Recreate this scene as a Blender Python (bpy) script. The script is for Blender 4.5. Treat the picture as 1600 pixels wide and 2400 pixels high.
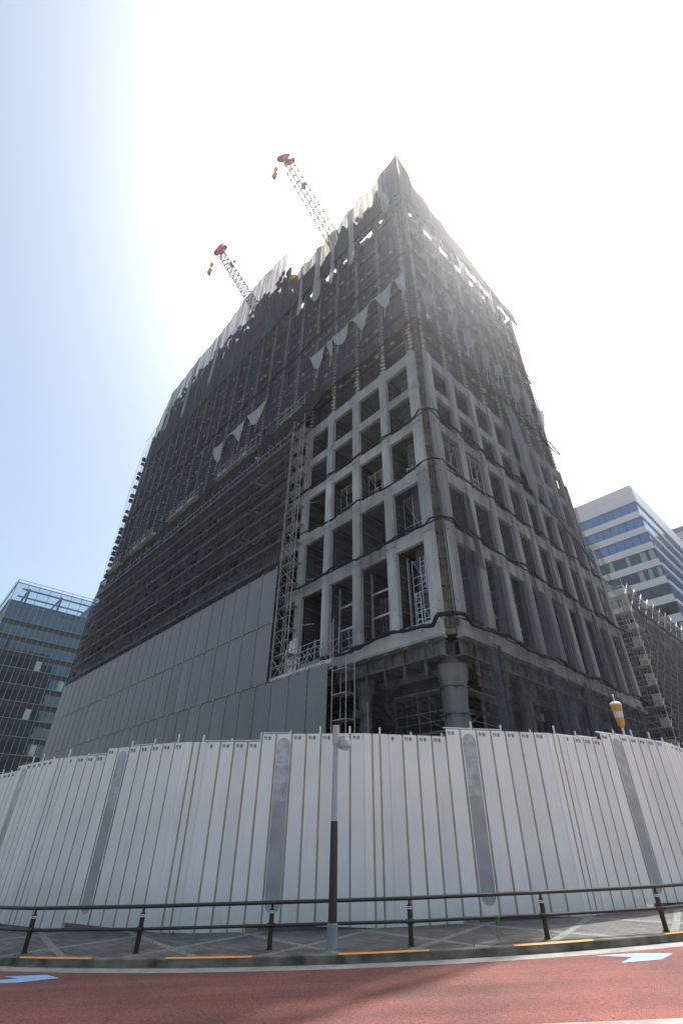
import bpy, math, random
from mathutils import Vector, Matrix
R = math.radians
sc = bpy.context.scene
for o in list(bpy.data.objects): bpy.data.objects.remove(o)
# ------------------------------------------------------------------ camera, sky, sun, exposure
SLOPE = 0.043                      # the street climbs to the right
def gz(x): return SLOPE * max(-45.0, min(45.0, x))
EYE = Vector((0, 0, 1.87))
up_c = Vector((25, 1640, -1130)).normalized()
F_c = (Vector((0, 0, -1)) - up_c * up_c.dot(Vector((0, 0, -1)))).normalized()
R_c = F_c.cross(up_c)
M3 = Matrix((R_c, F_c, up_c))      # camera axes -> world axes
cam_d = bpy.data.cameras.new('camera'); cam = bpy.data.objects.new('camera', cam_d)
sc.collection.objects.link(cam)
cam.matrix_world = Matrix.Translation(EYE) @ M3.to_4x4()
cam_d.sensor_fit = 'VERTICAL'; cam_d.sensor_height = 36; cam_d.lens = 16.95
cam_d.clip_start = 0.05; cam_d.clip_end = 6000
sc.camera = cam
SUN_AZ, SUN_EL = 37.3, 63.3
w = bpy.data.worlds.new('World'); sc.world = w; w.use_nodes = True
nt = w.node_tree; nt.nodes.clear()
sky = nt.nodes.new('ShaderNodeTexSky'); sky.sky_type = 'NISHITA'; sky.sun_disc = False
sky.sun_elevation = R(SUN_EL); sky.sun_rotation = R(SUN_AZ)
sky.altitude = 0; sky.air_density = 1.0; sky.dust_density = 4.2; sky.ozone_density = 1.0
bg = nt.nodes.new('ShaderNodeBackground'); bg.inputs[1].default_value = 0.12
wo = nt.nodes.new('ShaderNodeOutputWorld')
tint = nt.nodes.new('ShaderNodeMix'); tint.data_type = 'RGBA'; tint.blend_type = 'MULTIPLY'; tint.inputs[0].default_value = 1; tint.inputs[7].default_value = (1.03, 1.05, .95, 1)
nt.links.new(sky.outputs[0], tint.inputs[6]); nt.links.new(tint.outputs[2], bg.inputs[0]); nt.links.new(bg.outputs[0], wo.inputs[0])
sun_d = bpy.data.lights.new('sun', 'SUN'); sun_d.energy = 3.6; sun_d.angle = R(0.5); sun_d.color = (1, .97, .93)
sun = bpy.data.objects.new('sun', sun_d); sc.collection.objects.link(sun)
sdir = Vector((math.sin(R(SUN_AZ)) * math.cos(R(SUN_EL)), math.cos(R(SUN_AZ)) * math.cos(R(SUN_EL)), math.sin(R(SUN_EL))))
sun.rotation_euler = sdir.to_track_quat('Z', 'Y').to_euler(); sun.location = (0, 0, 120)
sc.view_settings.view_transform = 'Standard'; sc.view_settings.look = 'None'
sc.view_settings.exposure = 1.05; sc.view_settings.gamma = 1
sc.cycles.transparent_max_bounces = 24; sc.cycles.max_bounces = 6
sc.cycles.sample_clamp_indirect = 6; sc.cycles.volume_bounces = 0
rnd = random.Random(7)
# ------------------------------------------------------------------ materials
def mat(name, col, rough=.7, var=.15, scale=3.0, metal=0.0, bump=0.0, bscale=None, streak=None, spec=.5, dirt=None):
    m = bpy.data.materials.new(name); m.use_nodes = True
    t = m.node_tree; n = t.nodes; l = t.links; p = n['Principled BSDF']
    p.inputs['Roughness'].default_value = rough; p.inputs['Metallic'].default_value = metal
    p.inputs['Specular IOR Level'].default_value = spec
    tc = n.new('ShaderNodeTexCoord'); mp = n.new('ShaderNodeMapping'); l.new(tc.outputs['Object'], mp.inputs[0])
    if streak: mp.inputs['Scale'].default_value = streak
    nz = n.new('ShaderNodeTexNoise'); nz.inputs['Scale'].default_value = scale; nz.inputs['Detail'].default_value = 6
    l.new(mp.outputs[0], nz.inputs['Vector'])
    cr = n.new('ShaderNodeValToRGB'); e = cr.color_ramp.elements
    lo = dirt if dirt else tuple(c * (1 - var) for c in col); hi = tuple(min(1, c * (1 + var)) for c in col)
    e[0].position = .33; e[0].color = (*lo, 1); e[1].position = .66; e[1].color = (*hi, 1)
    l.new(nz.outputs['Fac'], cr.inputs[0]); l.new(cr.outputs[0], p.inputs['Base Color'])
    if bump:
        bz = n.new('ShaderNodeTexNoise'); bz.inputs['Scale'].default_value = bscale or scale * 8; bz.inputs['Detail'].default_value = 4
        l.new(tc.outputs['Object'], bz.inputs['Vector'])
        b = n.new('ShaderNodeBump'); b.inputs['Strength'].default_value = bump; b.inputs['Distance'].default_value = .02
        l.new(bz.outputs['Fac'], b.inputs['Height']); l.new(b.outputs[0], p.inputs['Normal'])
    return m
def net_mat(name, col, op, var=.2, transl=.25, streak=(1.6, 1.6, .06)):
    m = bpy.data.materials.new(name); m.use_nodes = True
    t = m.node_tree; n = t.nodes; l = t.links; n.clear()
    out = n.new('ShaderNodeOutputMaterial'); tr = n.new('ShaderNodeBsdfTransparent')
    d = n.new('ShaderNodeBsdfDiffuse'); tl_ = n.new('ShaderNodeBsdfTranslucent')
    d.inputs[0].default_value = (*col, 1); tl_.inputs[0].default_value = (*col, 1)
    m1 = n.new('ShaderNodeMixShader'); m1.inputs[0].default_value = transl
    l.new(d.outputs[0], m1.inputs[1]); l.new(tl_.outputs[0], m1.inputs[2])
    tc = n.new('ShaderNodeTexCoord'); mp = n.new('ShaderNodeMapping'); mp.inputs['Scale'].default_value = streak
    l.new(tc.outputs['Object'], mp.inputs[0])
    nz = n.new('ShaderNodeTexNoise'); nz.inputs['Scale'].default_value = 1.4; nz.inputs['Detail'].default_value = 5
    l.new(mp.outputs[0], nz.inputs['Vector'])
    mr = n.new('ShaderNodeMapRange'); mr.inputs[1].default_value = .3; mr.inputs[2].default_value = .7
    mr.inputs[3].default_value = max(0, op - var); mr.inputs[4].default_value = min(1, op + var)
    l.new(nz.outputs['Fac'], mr.inputs[0])
    m2 = n.new('ShaderNodeMixShader'); l.new(mr.outputs[0], m2.inputs[0])
    l.new(tr.outputs[0], m2.inputs[1]); l.new(m1.outputs[0], m2.inputs[2]); l.new(m2.outputs[0], out.inputs[0])
    return m
M = dict(
    precast=mat('precast_concrete', (.41, .418, .42), .85, .16, 1.2, bump=.4, bscale=28, streak=(1, 1, .35)),
    precast_dark=mat('stained_precast', (.29, .295, .295), .85, .25, 1.5, bump=.4, bscale=28, streak=(1, 1, .2)),
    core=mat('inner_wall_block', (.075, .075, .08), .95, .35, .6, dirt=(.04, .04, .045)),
    rawcol=mat('bare_concrete', (.25, .22, .18), .9, .35, 2.5, bump=.6, bscale=12),
    teeth=mat('sawn_concrete_stub', (.62, .57, .49), .9, .3, 3.0),
    net_high=net_mat('double_dust_net', (.10, .102, .115), .84, .10, transl=.04),
    slab=mat('floor_concrete', (.20, .19, .18), .9, .25, 1.0),
    broken=mat('broken_concrete', (.17, .15, .125), .95, .35, 1.3, bump=.8, bscale=6),
    steel=mat('primed_steel', (.15, .16, .155), .6, .25, 1.4, dirt=(.09, .09, .085)),
    steel_dark=mat('dark_steel', (.10, .09, .085), .7, .3, 2.0),
    joist=mat('joist_paint', (.22, .22, .21), .7, .3, 2.0),
    galv=mat('galvanised_pipe', (.62, .63, .63), .38, .15, 5.0, metal=.7),
    galv_dull=mat('weathered_scaffold_pipe', (.34, .335, .33), .5, .25, 4.0, metal=.5),
    deck=mat('scaffold_deck', (.45, .44, .42), .55, .25, 2.0, metal=.3),
    sheet=mat('soundproof_sheet', (.185, .187, .195), .55, .07, .8, bump=.15, bscale=3, streak=(.8, .8, .3)),
    sheet2=mat('soundproof_sheet_pale', (.195, .197, .205), .55, .07, .8, bump=.15, bscale=3, streak=(.8, .8, .3)),
    cordm=mat('sheet_lacing', (.12, .12, .125), .8, .1),
    eyelet=mat('eyelet', (.6, .6, .6), .4, .1, metal=.6),
    rope=mat('black_netting_roll', (.022, .021, .022), .9, .4, 8.0, bump=.8, bscale=25),
    fence=mat('hoarding_white_paint', (.80, .775, .745), .42, .03, .7, dirt=(.76, .735, .705)),
    channel=mat('hoarding_joint_channel', (.40, .355, .27), .5, .15, 2.0, metal=.1),
    letter=mat('black_lettering', (.03, .03, .03), .6, .05),
    mesh_win=mat('perforated_window', (.34, .34, .345), .5, .1, 2.0),
    fence_glass=mat('clear_window_sheet', (.40, .40, .41), .15, .3, 4.0, dirt=(.34, .34, .35)),
    rail=mat('dark_brown_rail_paint', (.022, .017, .015), .35, .2, 3.0),
    band=mat('reflective_band', (.75, .72, .6), .4, .05),
    lamp=mat('lamp_grey_paint', (.36, .35, .38), .45, .06, 2.0),
    lamp_sleeve=mat('lamp_brown_sleeve', (.030, .022, .022), .5, .2, 4.0),
    lamp_foot=mat('lamp_green_grey_foot', (.23, .27, .27), .5, .12, 4.0),
    lens=mat('lamp_lens', (.55, .53, .5), .3, .1),
    kerb=mat('kerb_concrete', (.15, .138, .112), .9, .35, 2.2, bump=.6, bscale=40, dirt=(.055, .052, .036)),
    gutter=mat('gutter_concrete', (.27, .26, .24), .9, .18, 3.0, bump=.6, bscale=60),
    orange=mat('orange_paint', (.80, .27, .035), .6, .08, 6.0),
    blue=mat('blue_road_paint', (.24, .42, .66), .75, .08, 14.0, bump=.5, bscale=120),
    dirtm=mat('site_dirt', (.16, .14, .12), .95, .3, .5, bump=.5),
    leaf=mat('weed_leaf', (.09, .15, .035), .6, .3, 8.0),
    crane_red=mat('crane_red', (.50, .015, .012), .45, .15, 2.0),
    crane_white=mat('crane_white', (.22, .15, .15), .5, .1, 2.0),
    crane_yel=mat('hook_yellow', (.62, .36, .05), .5, .2, 2.0),
    black=mat('black_metal', (.02, .02, .022), .5, .2),
    cladding=mat('pale_cladding', (.70, .69, .70), .5, .03, .3),
    fin=mat('white_fins', (.75, .77, .80), .4, .04),
    mull=mat('mullion', (.035, .035, .04), .4, .1),
    mull_pale=mat('pale_mullion', (.28, .31, .33), .4, .1, metal=.3),
    blind=mat('window_blind', (.36, .42, .41), .7, .08),
    far_wall=mat('far_tower_wall', (.10, .15, .26), .6, .08),
    amber=mat('amber_lens', (.62, .30, .04), .22, .2, 9.0),
    milk=mat('white_lens', (.62, .56, .55), .25, .1, 9.0),
    white=mat('white_plastic', (.75, .74, .72), .4, .08),
    net=net_mat('dust_net', (.125, .132, .158), .48, .26, transl=.1, streak=(2.4, 2.4, .05)),
    net_low=net_mat('thin_dust_net', (.10, .10, .115), .15, .12, transl=.1),
    net_scaf=net_mat('scaffold_mesh', (.06, .06, .066), .50, .08, streak=(.6, .6, .2)),
    net_pale=net_mat('pale_loose_net', (.30, .32, .35), .74, .12, transl=.4),
    net_top=net_mat('doubled_pale_net', (.36, .38, .42), .85, .08, transl=.1),
    net_raised=net_mat('raised_dust_net', (.12, .125, .145), .74, .2, transl=.03, streak=(2.2, 2.2, .05)),
    net_mid=net_mat('window_dust_net', (.10, .102, .12), .34, .22, transl=.1, streak=(2.4, 2.4, .08)),
    net_apex=net_mat('lapped_dust_net', (.10, .102, .115), .975, .02, transl=.02),
    net_flap=net_mat('pale_net_flap', (.45, .46, .49), .80, .14, transl=.15),
    net_far=net_mat('far_scaffold_mesh', (.10, .105, .12), .66, .12, streak=(.6, .6, .2)),
    net_band=net_mat('folded_net_band', (.075, .073, .078), .85, .1, streak=(.8, .8, .5)),
)
def glass(name, col, refl, rough=.03, tint=(.7, .8, .9), wav=.0):
    m = bpy.data.materials.new(name); m.use_nodes = True
    t = m.node_tree; n = t.nodes; l = t.links; p = n['Principled BSDF']
    tc = n.new('ShaderNodeTexCoord'); nz = n.new('ShaderNodeTexNoise'); nz.inputs['Scale'].default_value = .22; nz.inputs['Detail'].default_value = 3
    l.new(tc.outputs['Object'], nz.inputs['Vector'])
    cr = n.new('ShaderNodeValToRGB'); e = cr.color_ramp.elements
    e[0].position = .35; e[0].color = (*[c * .5 for c in col], 1); e[1].position = .65; e[1].color = (*[c * 1.6 for c in col], 1)
    l.new(nz.outputs['Fac'], cr.inputs[0]); l.new(cr.outputs[0], p.inputs['Base Color']); p.inputs['Roughness'].default_value = .2
    g = n.new('ShaderNodeBsdfGlossy'); g.inputs[0].default_value = (*tint, 1); g.inputs[1].default_value = rough
    mx = n.new('ShaderNodeMixShader'); mx.inputs[0].default_value = refl
    l.new(p.outputs[0], mx.inputs[1]); l.new(g.outputs[0], mx.inputs[2]); l.new(mx.outputs[0], n['Material Output'].inputs[0])
    if wav:
        wz = n.new('ShaderNodeTexNoise'); wz.inputs['Scale'].default_value = .6
        l.new(tc.outputs['Object'], wz.inputs['Vector']); b = n.new('ShaderNodeBump'); b.inputs['Strength'].default_value = wav
        b.inputs['Distance'].default_value = .05; l.new(wz.outputs['Fac'], b.inputs['Height']); l.new(b.outputs[0], g.inputs['Normal'])
    return m
M['glassL'] = glass('teal_curtain_glass', (.016, .026, .030), .10, tint=(.55, .75, .9), wav=.15)
M['glassR'] = glass('blue_strip_glass', (.03, .05, .07), .42, tint=(.35, .5, .75), wav=.1)
M['glassR2'] = glass('dark_strip_glass', (.02, .03, .032), .12, tint=(.5, .6, .7), wav=.3)
M['glassS'] = glass('blue_fin_glass', (.02, .05, .13), .35, tint=(.35, .5, .8))
M['glassF'] = glass('far_window_glass', (.06, .13, .22), .4, tint=(.6, .75, .9))
def clear_glass():
    m = bpy.data.materials.new('terrace_clear_glass'); m.use_nodes = True
    t = m.node_tree; n = t.nodes; l = t.links; n.clear(); o = n.new('ShaderNodeOutputMaterial')
    a = n.new('ShaderNodeBsdfTransparent'); a.inputs[0].default_value = (.80, .86, .88, 1)
    g = n.new('ShaderNodeBsdfGlossy'); g.inputs[0].default_value = (.6, .75, .9, 1); g.inputs[1].default_value = .05
    x = n.new('ShaderNodeMixShader'); x.inputs[0].default_value = .12
    l.new(a.outputs[0], x.inputs[1]); l.new(g.outputs[0], x.inputs[2]); l.new(x.outputs[0], o.inputs[0]); return m
M['clear'] = clear_glass()
def panel_tone(m, amt, foot=False):
    t = m.node_tree; n = t.nodes; l = t.links; p = n['Principled BSDF']; old = p.inputs['Base Color'].links[0].from_socket
    oi = n.new('ShaderNodeObjectInfo'); mr = n.new('ShaderNodeMapRange'); mr.inputs[3].default_value = 1 - amt; mr.inputs[4].default_value = 1 + amt * .4
    l.new(oi.outputs['Random'], mr.inputs[0])
    mx = n.new('ShaderNodeMix'); mx.data_type = 'RGBA'; mx.blend_type = 'MULTIPLY'; mx.inputs[0].default_value = 1
    l.new(old, mx.inputs[6]); l.new(mr.outputs[0], mx.inputs[7]); last = mx.outputs[2]
    if foot:      # splashed mud near the foot and thin run-off streaks
        ge = n.new('ShaderNodeNewGeometry'); mp = n.new('ShaderNodeMapping'); mp.inputs['Scale'].default_value = (7, 7, .35)
        l.new(ge.outputs['Position'], mp.inputs[0]); nz = n.new('ShaderNodeTexNoise'); nz.inputs['Scale'].default_value = 1.6; nz.inputs['Detail'].default_value = 6
        l.new(mp.outputs[0], nz.inputs['Vector']); sp = n.new('ShaderNodeSeparateXYZ'); l.new(ge.outputs['Position'], sp.inputs[0])
        r1 = n.new('ShaderNodeMapRange'); r1.inputs[1].default_value = .56; r1.inputs[2].default_value = .74; r1.inputs[4].default_value = .18; l.new(nz.outputs['Fac'], r1.inputs[0])
        r2_ = n.new('ShaderNodeMapRange'); r2_.inputs[1].default_value = .9; r2_.inputs[2].default_value = -.2; r2_.inputs[4].default_value = .8; l.new(sp.outputs[2], r2_.inputs[0])
        nf = n.new('ShaderNodeTexNoise'); nf.inputs['Scale'].default_value = 3.5; nf.inputs['Detail'].default_value = 8; l.new(ge.outputs['Position'], nf.inputs['Vector'])
        m_ = n.new('ShaderNodeMath'); m_.operation = 'MULTIPLY'; l.new(r2_.outputs[0], m_.inputs[0]); l.new(nf.outputs['Fac'], m_.inputs[1])
        a_ = n.new('ShaderNodeMath'); a_.operation = 'MAXIMUM'; l.new(r1.outputs[0], a_.inputs[0]); l.new(m_.outputs[0], a_.inputs[1])
        x2 = n.new('ShaderNodeMix'); x2.data_type = 'RGBA'; l.new(a_.outputs[0], x2.inputs[0]); l.new(last, x2.inputs[6]); x2.inputs[7].default_value = (.40, .37, .33, 1); last = x2.outputs[2]
    l.new(last, p.inputs['Base Color'])
panel_tone(M['fence'], .07, True); panel_tone(M['sheet'], .06); panel_tone(M['sheet2'], .06); panel_tone(M['precast'], .14)
def road_mat():
    m = mat('red_asphalt', (.172, .056, .044), .85, .22, .35, dirt=(.115, .045, .037))
    t = m.node_tree; n = t.nodes; l = t.links; p = n['Principled BSDF']
    old = p.inputs['Base Color'].links[0].from_socket
    tc = n['Texture Coordinate']; v = n.new('ShaderNodeTexVoronoi'); v.inputs['Scale'].default_value = 55
    l.new(tc.outputs['Object'], v.inputs['Vector'])
    hs = n.new('ShaderNodeSeparateColor'); l.new(v.outputs['Color'], hs.inputs[0])
    mr = n.new('ShaderNodeMapRange'); mr.inputs[3].default_value = .55; mr.inputs[4].default_value = 1.5; l.new(hs.outputs[0], mr.inputs[0])
    mx = n.new('ShaderNodeMix'); mx.data_type = 'RGBA'; mx.blend_type = 'MULTIPLY'; mx.inputs[0].default_value = 1
    l.new(old, mx.inputs[6]); l.new(mr.outputs[0], mx.inputs[7]); l.new(mx.outputs[2], p.inputs['Base Color'])
    # tyre-darkened lanes, old patches and fine cracks
    wv = n.new('ShaderNodeTexNoise'); wv.inputs['Scale'].default_value = 1; wv.inputs['Detail'].default_value = 5
    mp2 = n.new('ShaderNodeMapping'); mp2.inputs['Scale'].default_value = (.10, 1.5, 1); l.new(tc.outputs['Object'], mp2.inputs[0]); l.new(mp2.outputs[0], wv.inputs['Vector'])
    w2 = n.new('ShaderNodeMapRange'); w2.inputs[1].default_value = .35; w2.inputs[2].default_value = .62; w2.inputs[3].default_value = .74; w2.inputs[4].default_value = 1.08; l.new(wv.outputs['Fac'], w2.inputs[0])
    vc = n.new('ShaderNodeTexVoronoi'); vc.feature = 'DISTANCE_TO_EDGE'; vc.inputs['Scale'].default_value = .33
    dn = n.new('ShaderNodeTexNoise'); dn.inputs['Scale'].default_value = 2.2; dn.inputs['Detail'].default_value = 6; l.new(tc.outputs['Object'], dn.inputs['Vector'])
    ad = n.new('ShaderNodeMix'); ad.data_type = 'RGBA'; ad.inputs[0].default_value = .35; l.new(tc.outputs['Object'], ad.inputs[6]); l.new(dn.outputs['Color'], ad.inputs[7]); l.new(ad.outputs[2], vc.inputs['Vector'])
    ck = n.new('ShaderNodeMapRange'); ck.inputs[1].default_value = .0; ck.inputs[2].default_value = .006; ck.inputs[3].default_value = .80; l.new(vc.outputs['Distance'], ck.inputs[0])
    q1 = n.new('ShaderNodeMath'); q1.operation = 'MULTIPLY'; l.new(w2.outputs[0], q1.inputs[0]); l.new(ck.outputs[0], q1.inputs[1])
    mx3 = n.new('ShaderNodeMix'); mx3.data_type = 'RGBA'; mx3.blend_type = 'MULTIPLY'; mx3.inputs[0].default_value = 1
    l.new(mx.outputs[2], mx3.inputs[6]); l.new(q1.outputs[0], mx3.inputs[7]); l.new(mx3.outputs[2], p.inputs['Base Color'])
    b = n.new('ShaderNodeBump'); b.inputs['Strength'].default_value = .9; b.inputs['Distance'].default_value = .012
    l.new(v.outputs['Distance'], b.inputs['Height']); l.new(b.outputs[0], p.inputs['Normal'])
    return m
M['road'] = road_mat()
def pave_mat():
    m = mat('dark_paving', (.105, .10, .098), .85, .25, 1.2)
    t = m.node_tree; n = t.nodes; l = t.links; p = n['Principled BSDF']; tc = n['Texture Coordinate']
    old = p.inputs['Base Color'].links[0].from_socket
    br = n.new('ShaderNodeTexBrick'); br.inputs['Scale'].default_value = 1.0; br.inputs['Brick Width'].default_value = .45; br.inputs['Row Height'].default_value = .3
    br.inputs['Mortar Size'].default_value = .012; br.inputs['Color1'].default_value = (1.15, 1.12, 1.1, 1); br.inputs['Color2'].default_value = (.72, .72, .74, 1)
    br.inputs['Mortar'].default_value = (.30, .30, .30, 1)
    mp = n.new('ShaderNodeMapping'); mp.inputs['Rotation'].default_value = (0, 0, R(47)); l.new(tc.outputs['Object'], mp.inputs[0]); l.new(mp.outputs[0], br.inputs['Vector'])
    mx = n.new('ShaderNodeMix'); mx.data_type = 'RGBA'; mx.blend_type = 'MULTIPLY'; mx.inputs[0].default_value = 1
    l.new(old, mx.inputs[6]); l.new(br.outputs[0], mx.inputs[7])
    # pale pebble bands crossing in diamonds: |frac((x + k*y)/P) - .5|
    sp = n.new('ShaderNodeSeparateXYZ'); l.new(tc.outputs['UV'], sp.inputs[0])
    def mth(op, a, b=None):
        q = n.new('ShaderNodeMath'); q.operation = op
        for i, s in enumerate((a, b)):
            if s is None: continue
            if isinstance(s, (int, float)): q.inputs[i].default_value = s
            else: l.new(s, q.inputs[i])
        return q.outputs[0]
    masks = []
    for sg in (1, -1):
        f = mth('FRACT', mth('ADD', sp.outputs[0], mth('MULTIPLY', sp.outputs[1], sg)))
        masks.append(mth('LESS_THAN', mth('ABSOLUTE', mth('SUBTRACT', f, .5)), .042))
    msk = mth('MAXIMUM', masks[0], masks[1])
    v = n.new('ShaderNodeTexVoronoi'); v.inputs['Scale'].default_value = 34; l.new(tc.outputs['Object'], v.inputs['Vector'])
    hs = n.new('ShaderNodeSeparateColor'); l.new(v.outputs['Color'], hs.inputs[0])
    cr = n.new('ShaderNodeValToRGB'); cr.color_ramp.elements[0].color = (.07, .078, .07, 1); cr.color_ramp.elements[1].color = (.25, .27, .25, 1)
    l.new(hs.outputs[0], cr.inputs[0])
    m2 = n.new('ShaderNodeMix'); m2.data_type = 'RGBA'; l.new(msk, m2.inputs[0]); l.new(mx.outputs[2], m2.inputs[6]); l.new(cr.outputs[0], m2.inputs[7])
    l.new(m2.outputs[2], p.inputs['Base Color'])
    b = n.new('ShaderNodeBump'); b.inputs['Strength'].default_value = .5; b.inputs['Distance'].default_value = .01
    l.new(br.outputs['Fac'], b.inputs['Height']); b.invert = True; l.new(b.outputs[0], p.inputs['Normal'])
    return m
M['pave'] = pave_mat()
# ------------------------------------------------------------------ mesh helpers
class MB:
    def __init__(s): s.v = []; s.f = []; s.uv = None
    def add(s, vs, fs):
        k = len(s.v); s.v += [tuple(p) for p in vs]; s.f += [tuple(i + k for i in f) for f in fs]
    def box(s, a, b):
        x0, x1 = sorted((a[0], b[0])); y0, y1 = sorted((a[1], b[1])); z0, z1 = sorted((a[2], b[2]))
        s.add([(x0, y0, z0), (x1, y0, z0), (x1, y1, z0), (x0, y1, z0), (x0, y0, z1), (x1, y0, z1), (x1, y1, z1), (x0, y1, z1)],
              [(0, 3, 2, 1), (4, 5, 6, 7), (0, 1, 5, 4), (1, 2, 6, 5), (2, 3, 7, 6), (3, 0, 4, 7)]); return s
    def tube(s, p, q, r, n=6, r2=None):
        p = Vector(p); q = Vector(q); d = (q - p)
        if d.length < 1e-6: return s
        d.normalize(); a = d.orthogonal().normalized(); b = d.cross(a); r2 = r if r2 is None else r2
        vs = [p + (a * math.cos(t) + b * math.sin(t)) * r for t in [2 * math.pi * i / n for i in range(n)]]
        vs += [q + (a * math.cos(t) + b * math.sin(t)) * r2 for t in [2 * math.pi * i / n for i in range(n)]]
        s.add(vs, [(i, (i + 1) % n, n + (i + 1) % n, n + i) for i in range(n)] + [tuple(range(n))[::-1], tuple(range(n, 2 * n))]); return s
    def path(s, pts, r, n=6, rv=None):
        for i in range(len(pts) - 1):
            s.tube(pts[i], pts[i + 1], r if rv is None else rv[i], n, None if rv is None else rv[i + 1])
        return s
    def lathe(s, c, prof, n=20):
        vs = []; fs = []
        for (r, z) in prof:
            for i in range(n):
                t = 2 * math.pi * i / n; vs.append((c[0] + r * math.cos(t), c[1] + r * math.sin(t), c[2] + z))
        for k in range(len(prof) - 1):
            for i in range(n): fs.append((k * n + i, k * n + (i + 1) % n, (k + 1) * n + (i + 1) % n, (k + 1) * n + i))
        fs += [tuple(range(n))[::-1], tuple(range((len(prof) - 1) * n, len(prof) * n))]
        s.add(vs, fs); return s
    def prism(s, pts, h):     # pts: list of 3-D points (one planar loop), h: extrusion vector
        k = len(pts); h = Vector(h)
        s.add([Vector(p) for p in pts] + [Vector(p) + h for p in pts],
              [tuple(range(k))[::-1], tuple(range(k, 2 * k))] + [(i, (i + 1) % k, k + (i + 1) % k, k + i) for i in range(k)]); return s
class Frame:
    def __init__(s, loc, rot): s.loc = Vector(loc); s.rot = rot; s.m = Matrix.Rotation(rot, 3, 'Z')
    def w(s, p): return s.loc + s.m @ Vector(p)
    def l(s, p): return s.m.transposed() @ (Vector(p) - s.loc)
WF = Frame((0, 0, 0), 0)
BF = Frame((5.699, 23.051, 0), R(42.5))     # building: x along its right face, y along its left face, corner at 0,0
ORG = {}
def mesh(name, mb, m, origin, smooth=False):
    me = bpy.data.meshes.new(name)
    ox, oy, oz = origin
    me.from_pydata([(v[0] - ox, v[1] - oy, v[2] - oz) for v in mb.v], [], mb.f); me.validate(); me.update()
    if smooth:
        for p in me.polygons: p.use_smooth = True
    me.materials.append(m); return me
def setp(o, label, cat, group, kind):
    if label: o['label'] = label
    if cat: o['category'] = cat
    if group: o['group'] = group
    if kind: o['kind'] = kind
def thing(name, label, cat, origin, frame=WF, group=None):
    o = bpy.data.objects.new(name, None); o.empty_display_size = .2; sc.collection.objects.link(o)
    o.location = frame.w(origin); o.rotation_euler = (0, 0, frame.rot); ORG[o.name] = tuple(origin)
    setp(o, label, cat, group, None); return o
def part(name, mb, m, parent, label=None, kind=None, smooth=False):
    og = ORG[parent.name]; me = mesh(name, mb, m, og, smooth)
    o = bpy.data.objects.new(name, me); sc.collection.objects.link(o); o.parent = parent; ORG[o.name] = og
    setp(o, label, None, None, kind); return o
def solo(name, mb, m, label=None, cat=None, group=None, kind=None, frame=WF, origin=None, smooth=False):
    if origin is None:
        n = len(mb.v); origin = (sum(v[0] for v in mb.v) / n, sum(v[1] for v in mb.v) / n, min(v[2] for v in mb.v))
    me = mesh(name, mb, m, origin, smooth); o = bpy.data.objects.new(name, me); sc.collection.objects.link(o)
    o.location = frame.w(origin); o.rotation_euler = (0, 0, frame.rot); ORG[o.name] = tuple(origin)
    setp(o, label, cat, group, kind); return o
# ------------------------------------------------------------------ ground, road, pavement, kerb
def lerp_tab(tab, x):
    if x <= tab[0][0]: i = 0
    elif x >= tab[-1][0]: i = len(tab) - 2
    else: i = next(k for k in range(len(tab) - 1) if tab[k][0] <= x <= tab[k + 1][0])
    (a, b), (c, d) = tab[i], tab[i + 1]; return b + (d - b) * (x - a) / (c - a)
KT = [(-45, 52), (-16, 20.4), (-12, 17.2), (-9.5, 15.6), (-7.5, 14.62), (-5.2, 13.95), (-3.4, 13.58), (-1.7, 13.38), (.1, 13.24), (1.9, 13.24), (3.75, 13.38), (5.5, 13.62), (7.6, 14.08), (10.5, 15.1), (14, 16.9), (18, 19.6), (45, 40)]
def ky(x):   # smoothed kerb line
    return sum(lerp_tab(KT, x + d) for d in (-.8, -.4, 0, .4, .8)) / 5
XS = [-45 + i * .5 for i in range(181)]
def strip(y0, y1, dz, dz2=None, uvf=None):
    b = MB(); dz2 = dz if dz2 is None else dz2
    for x in XS:
        b.v.append((x, y0(x), gz(x) + dz)); b.v.append((x, y1(x), gz(x) + dz2))
    b.f = [(2 * i, 2 * i + 2, 2 * i + 3, 2 * i + 1) for i in range(len(XS) - 1)]
    return b
g = MB(); far = 1500
gx = [-far] + [-45, -30, -15, 0, 15, 30, 45] + [far]
for x in gx:
    g.v.append((x, -far, gz(x) - .34)); g.v.append((x, far, gz(x) - .34))
g.f = [(2 * i, 2 * i + 2, 2 * i + 3, 2 * i + 1) for i in range(len(gx) - 1)]
solo('ground', g, M['dirtm'], kind='structure', origin=(0, 0, 0))
NEAR = 8.33
solo('road', strip(lambda x: NEAR - .1, lambda x: ky(x) - .42, -.15), M['road'], kind='structure', origin=(0, 0, 0))
solo('gutter', strip(lambda x: ky(x) - .42, lambda x: ky(x) + .06, -.146, -.140), M['gutter'], kind='structure', origin=(0, 0, 0))
pv = strip(lambda x: ky(x) + .17, lambda x: ky(x) + 7.5, 0)
po = solo('pavement', pv, M['pave'], kind='structure', origin=(0, 0, 0))
uvl = po.data.uv_layers.new(name='UVMap')
for lp in po.data.loops:
    x, y, z = po.data.vertices[lp.vertex_index].co
    d = y - (ky(x) + .17); uvl.data[lp.index].uv = ((x + .68) / 3.05 + .5, (d - 1.05) / 3.9)
solo('site_ground', strip(lambda x: ky(x) + 7.5, lambda x: 110 + 0 * x, -.02), M['dirtm'], kind='structure', origin=(0, 0, 0))
k = MB()
for x in XS:
    y = ky(x); z = gz(x)
    k.v += [(x, y, z - .16), (x, y + .012, z - .012), (x, y + .025, z + .004), (x, y + .18, z + .004), (x, y + .18, z - .16)]
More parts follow.
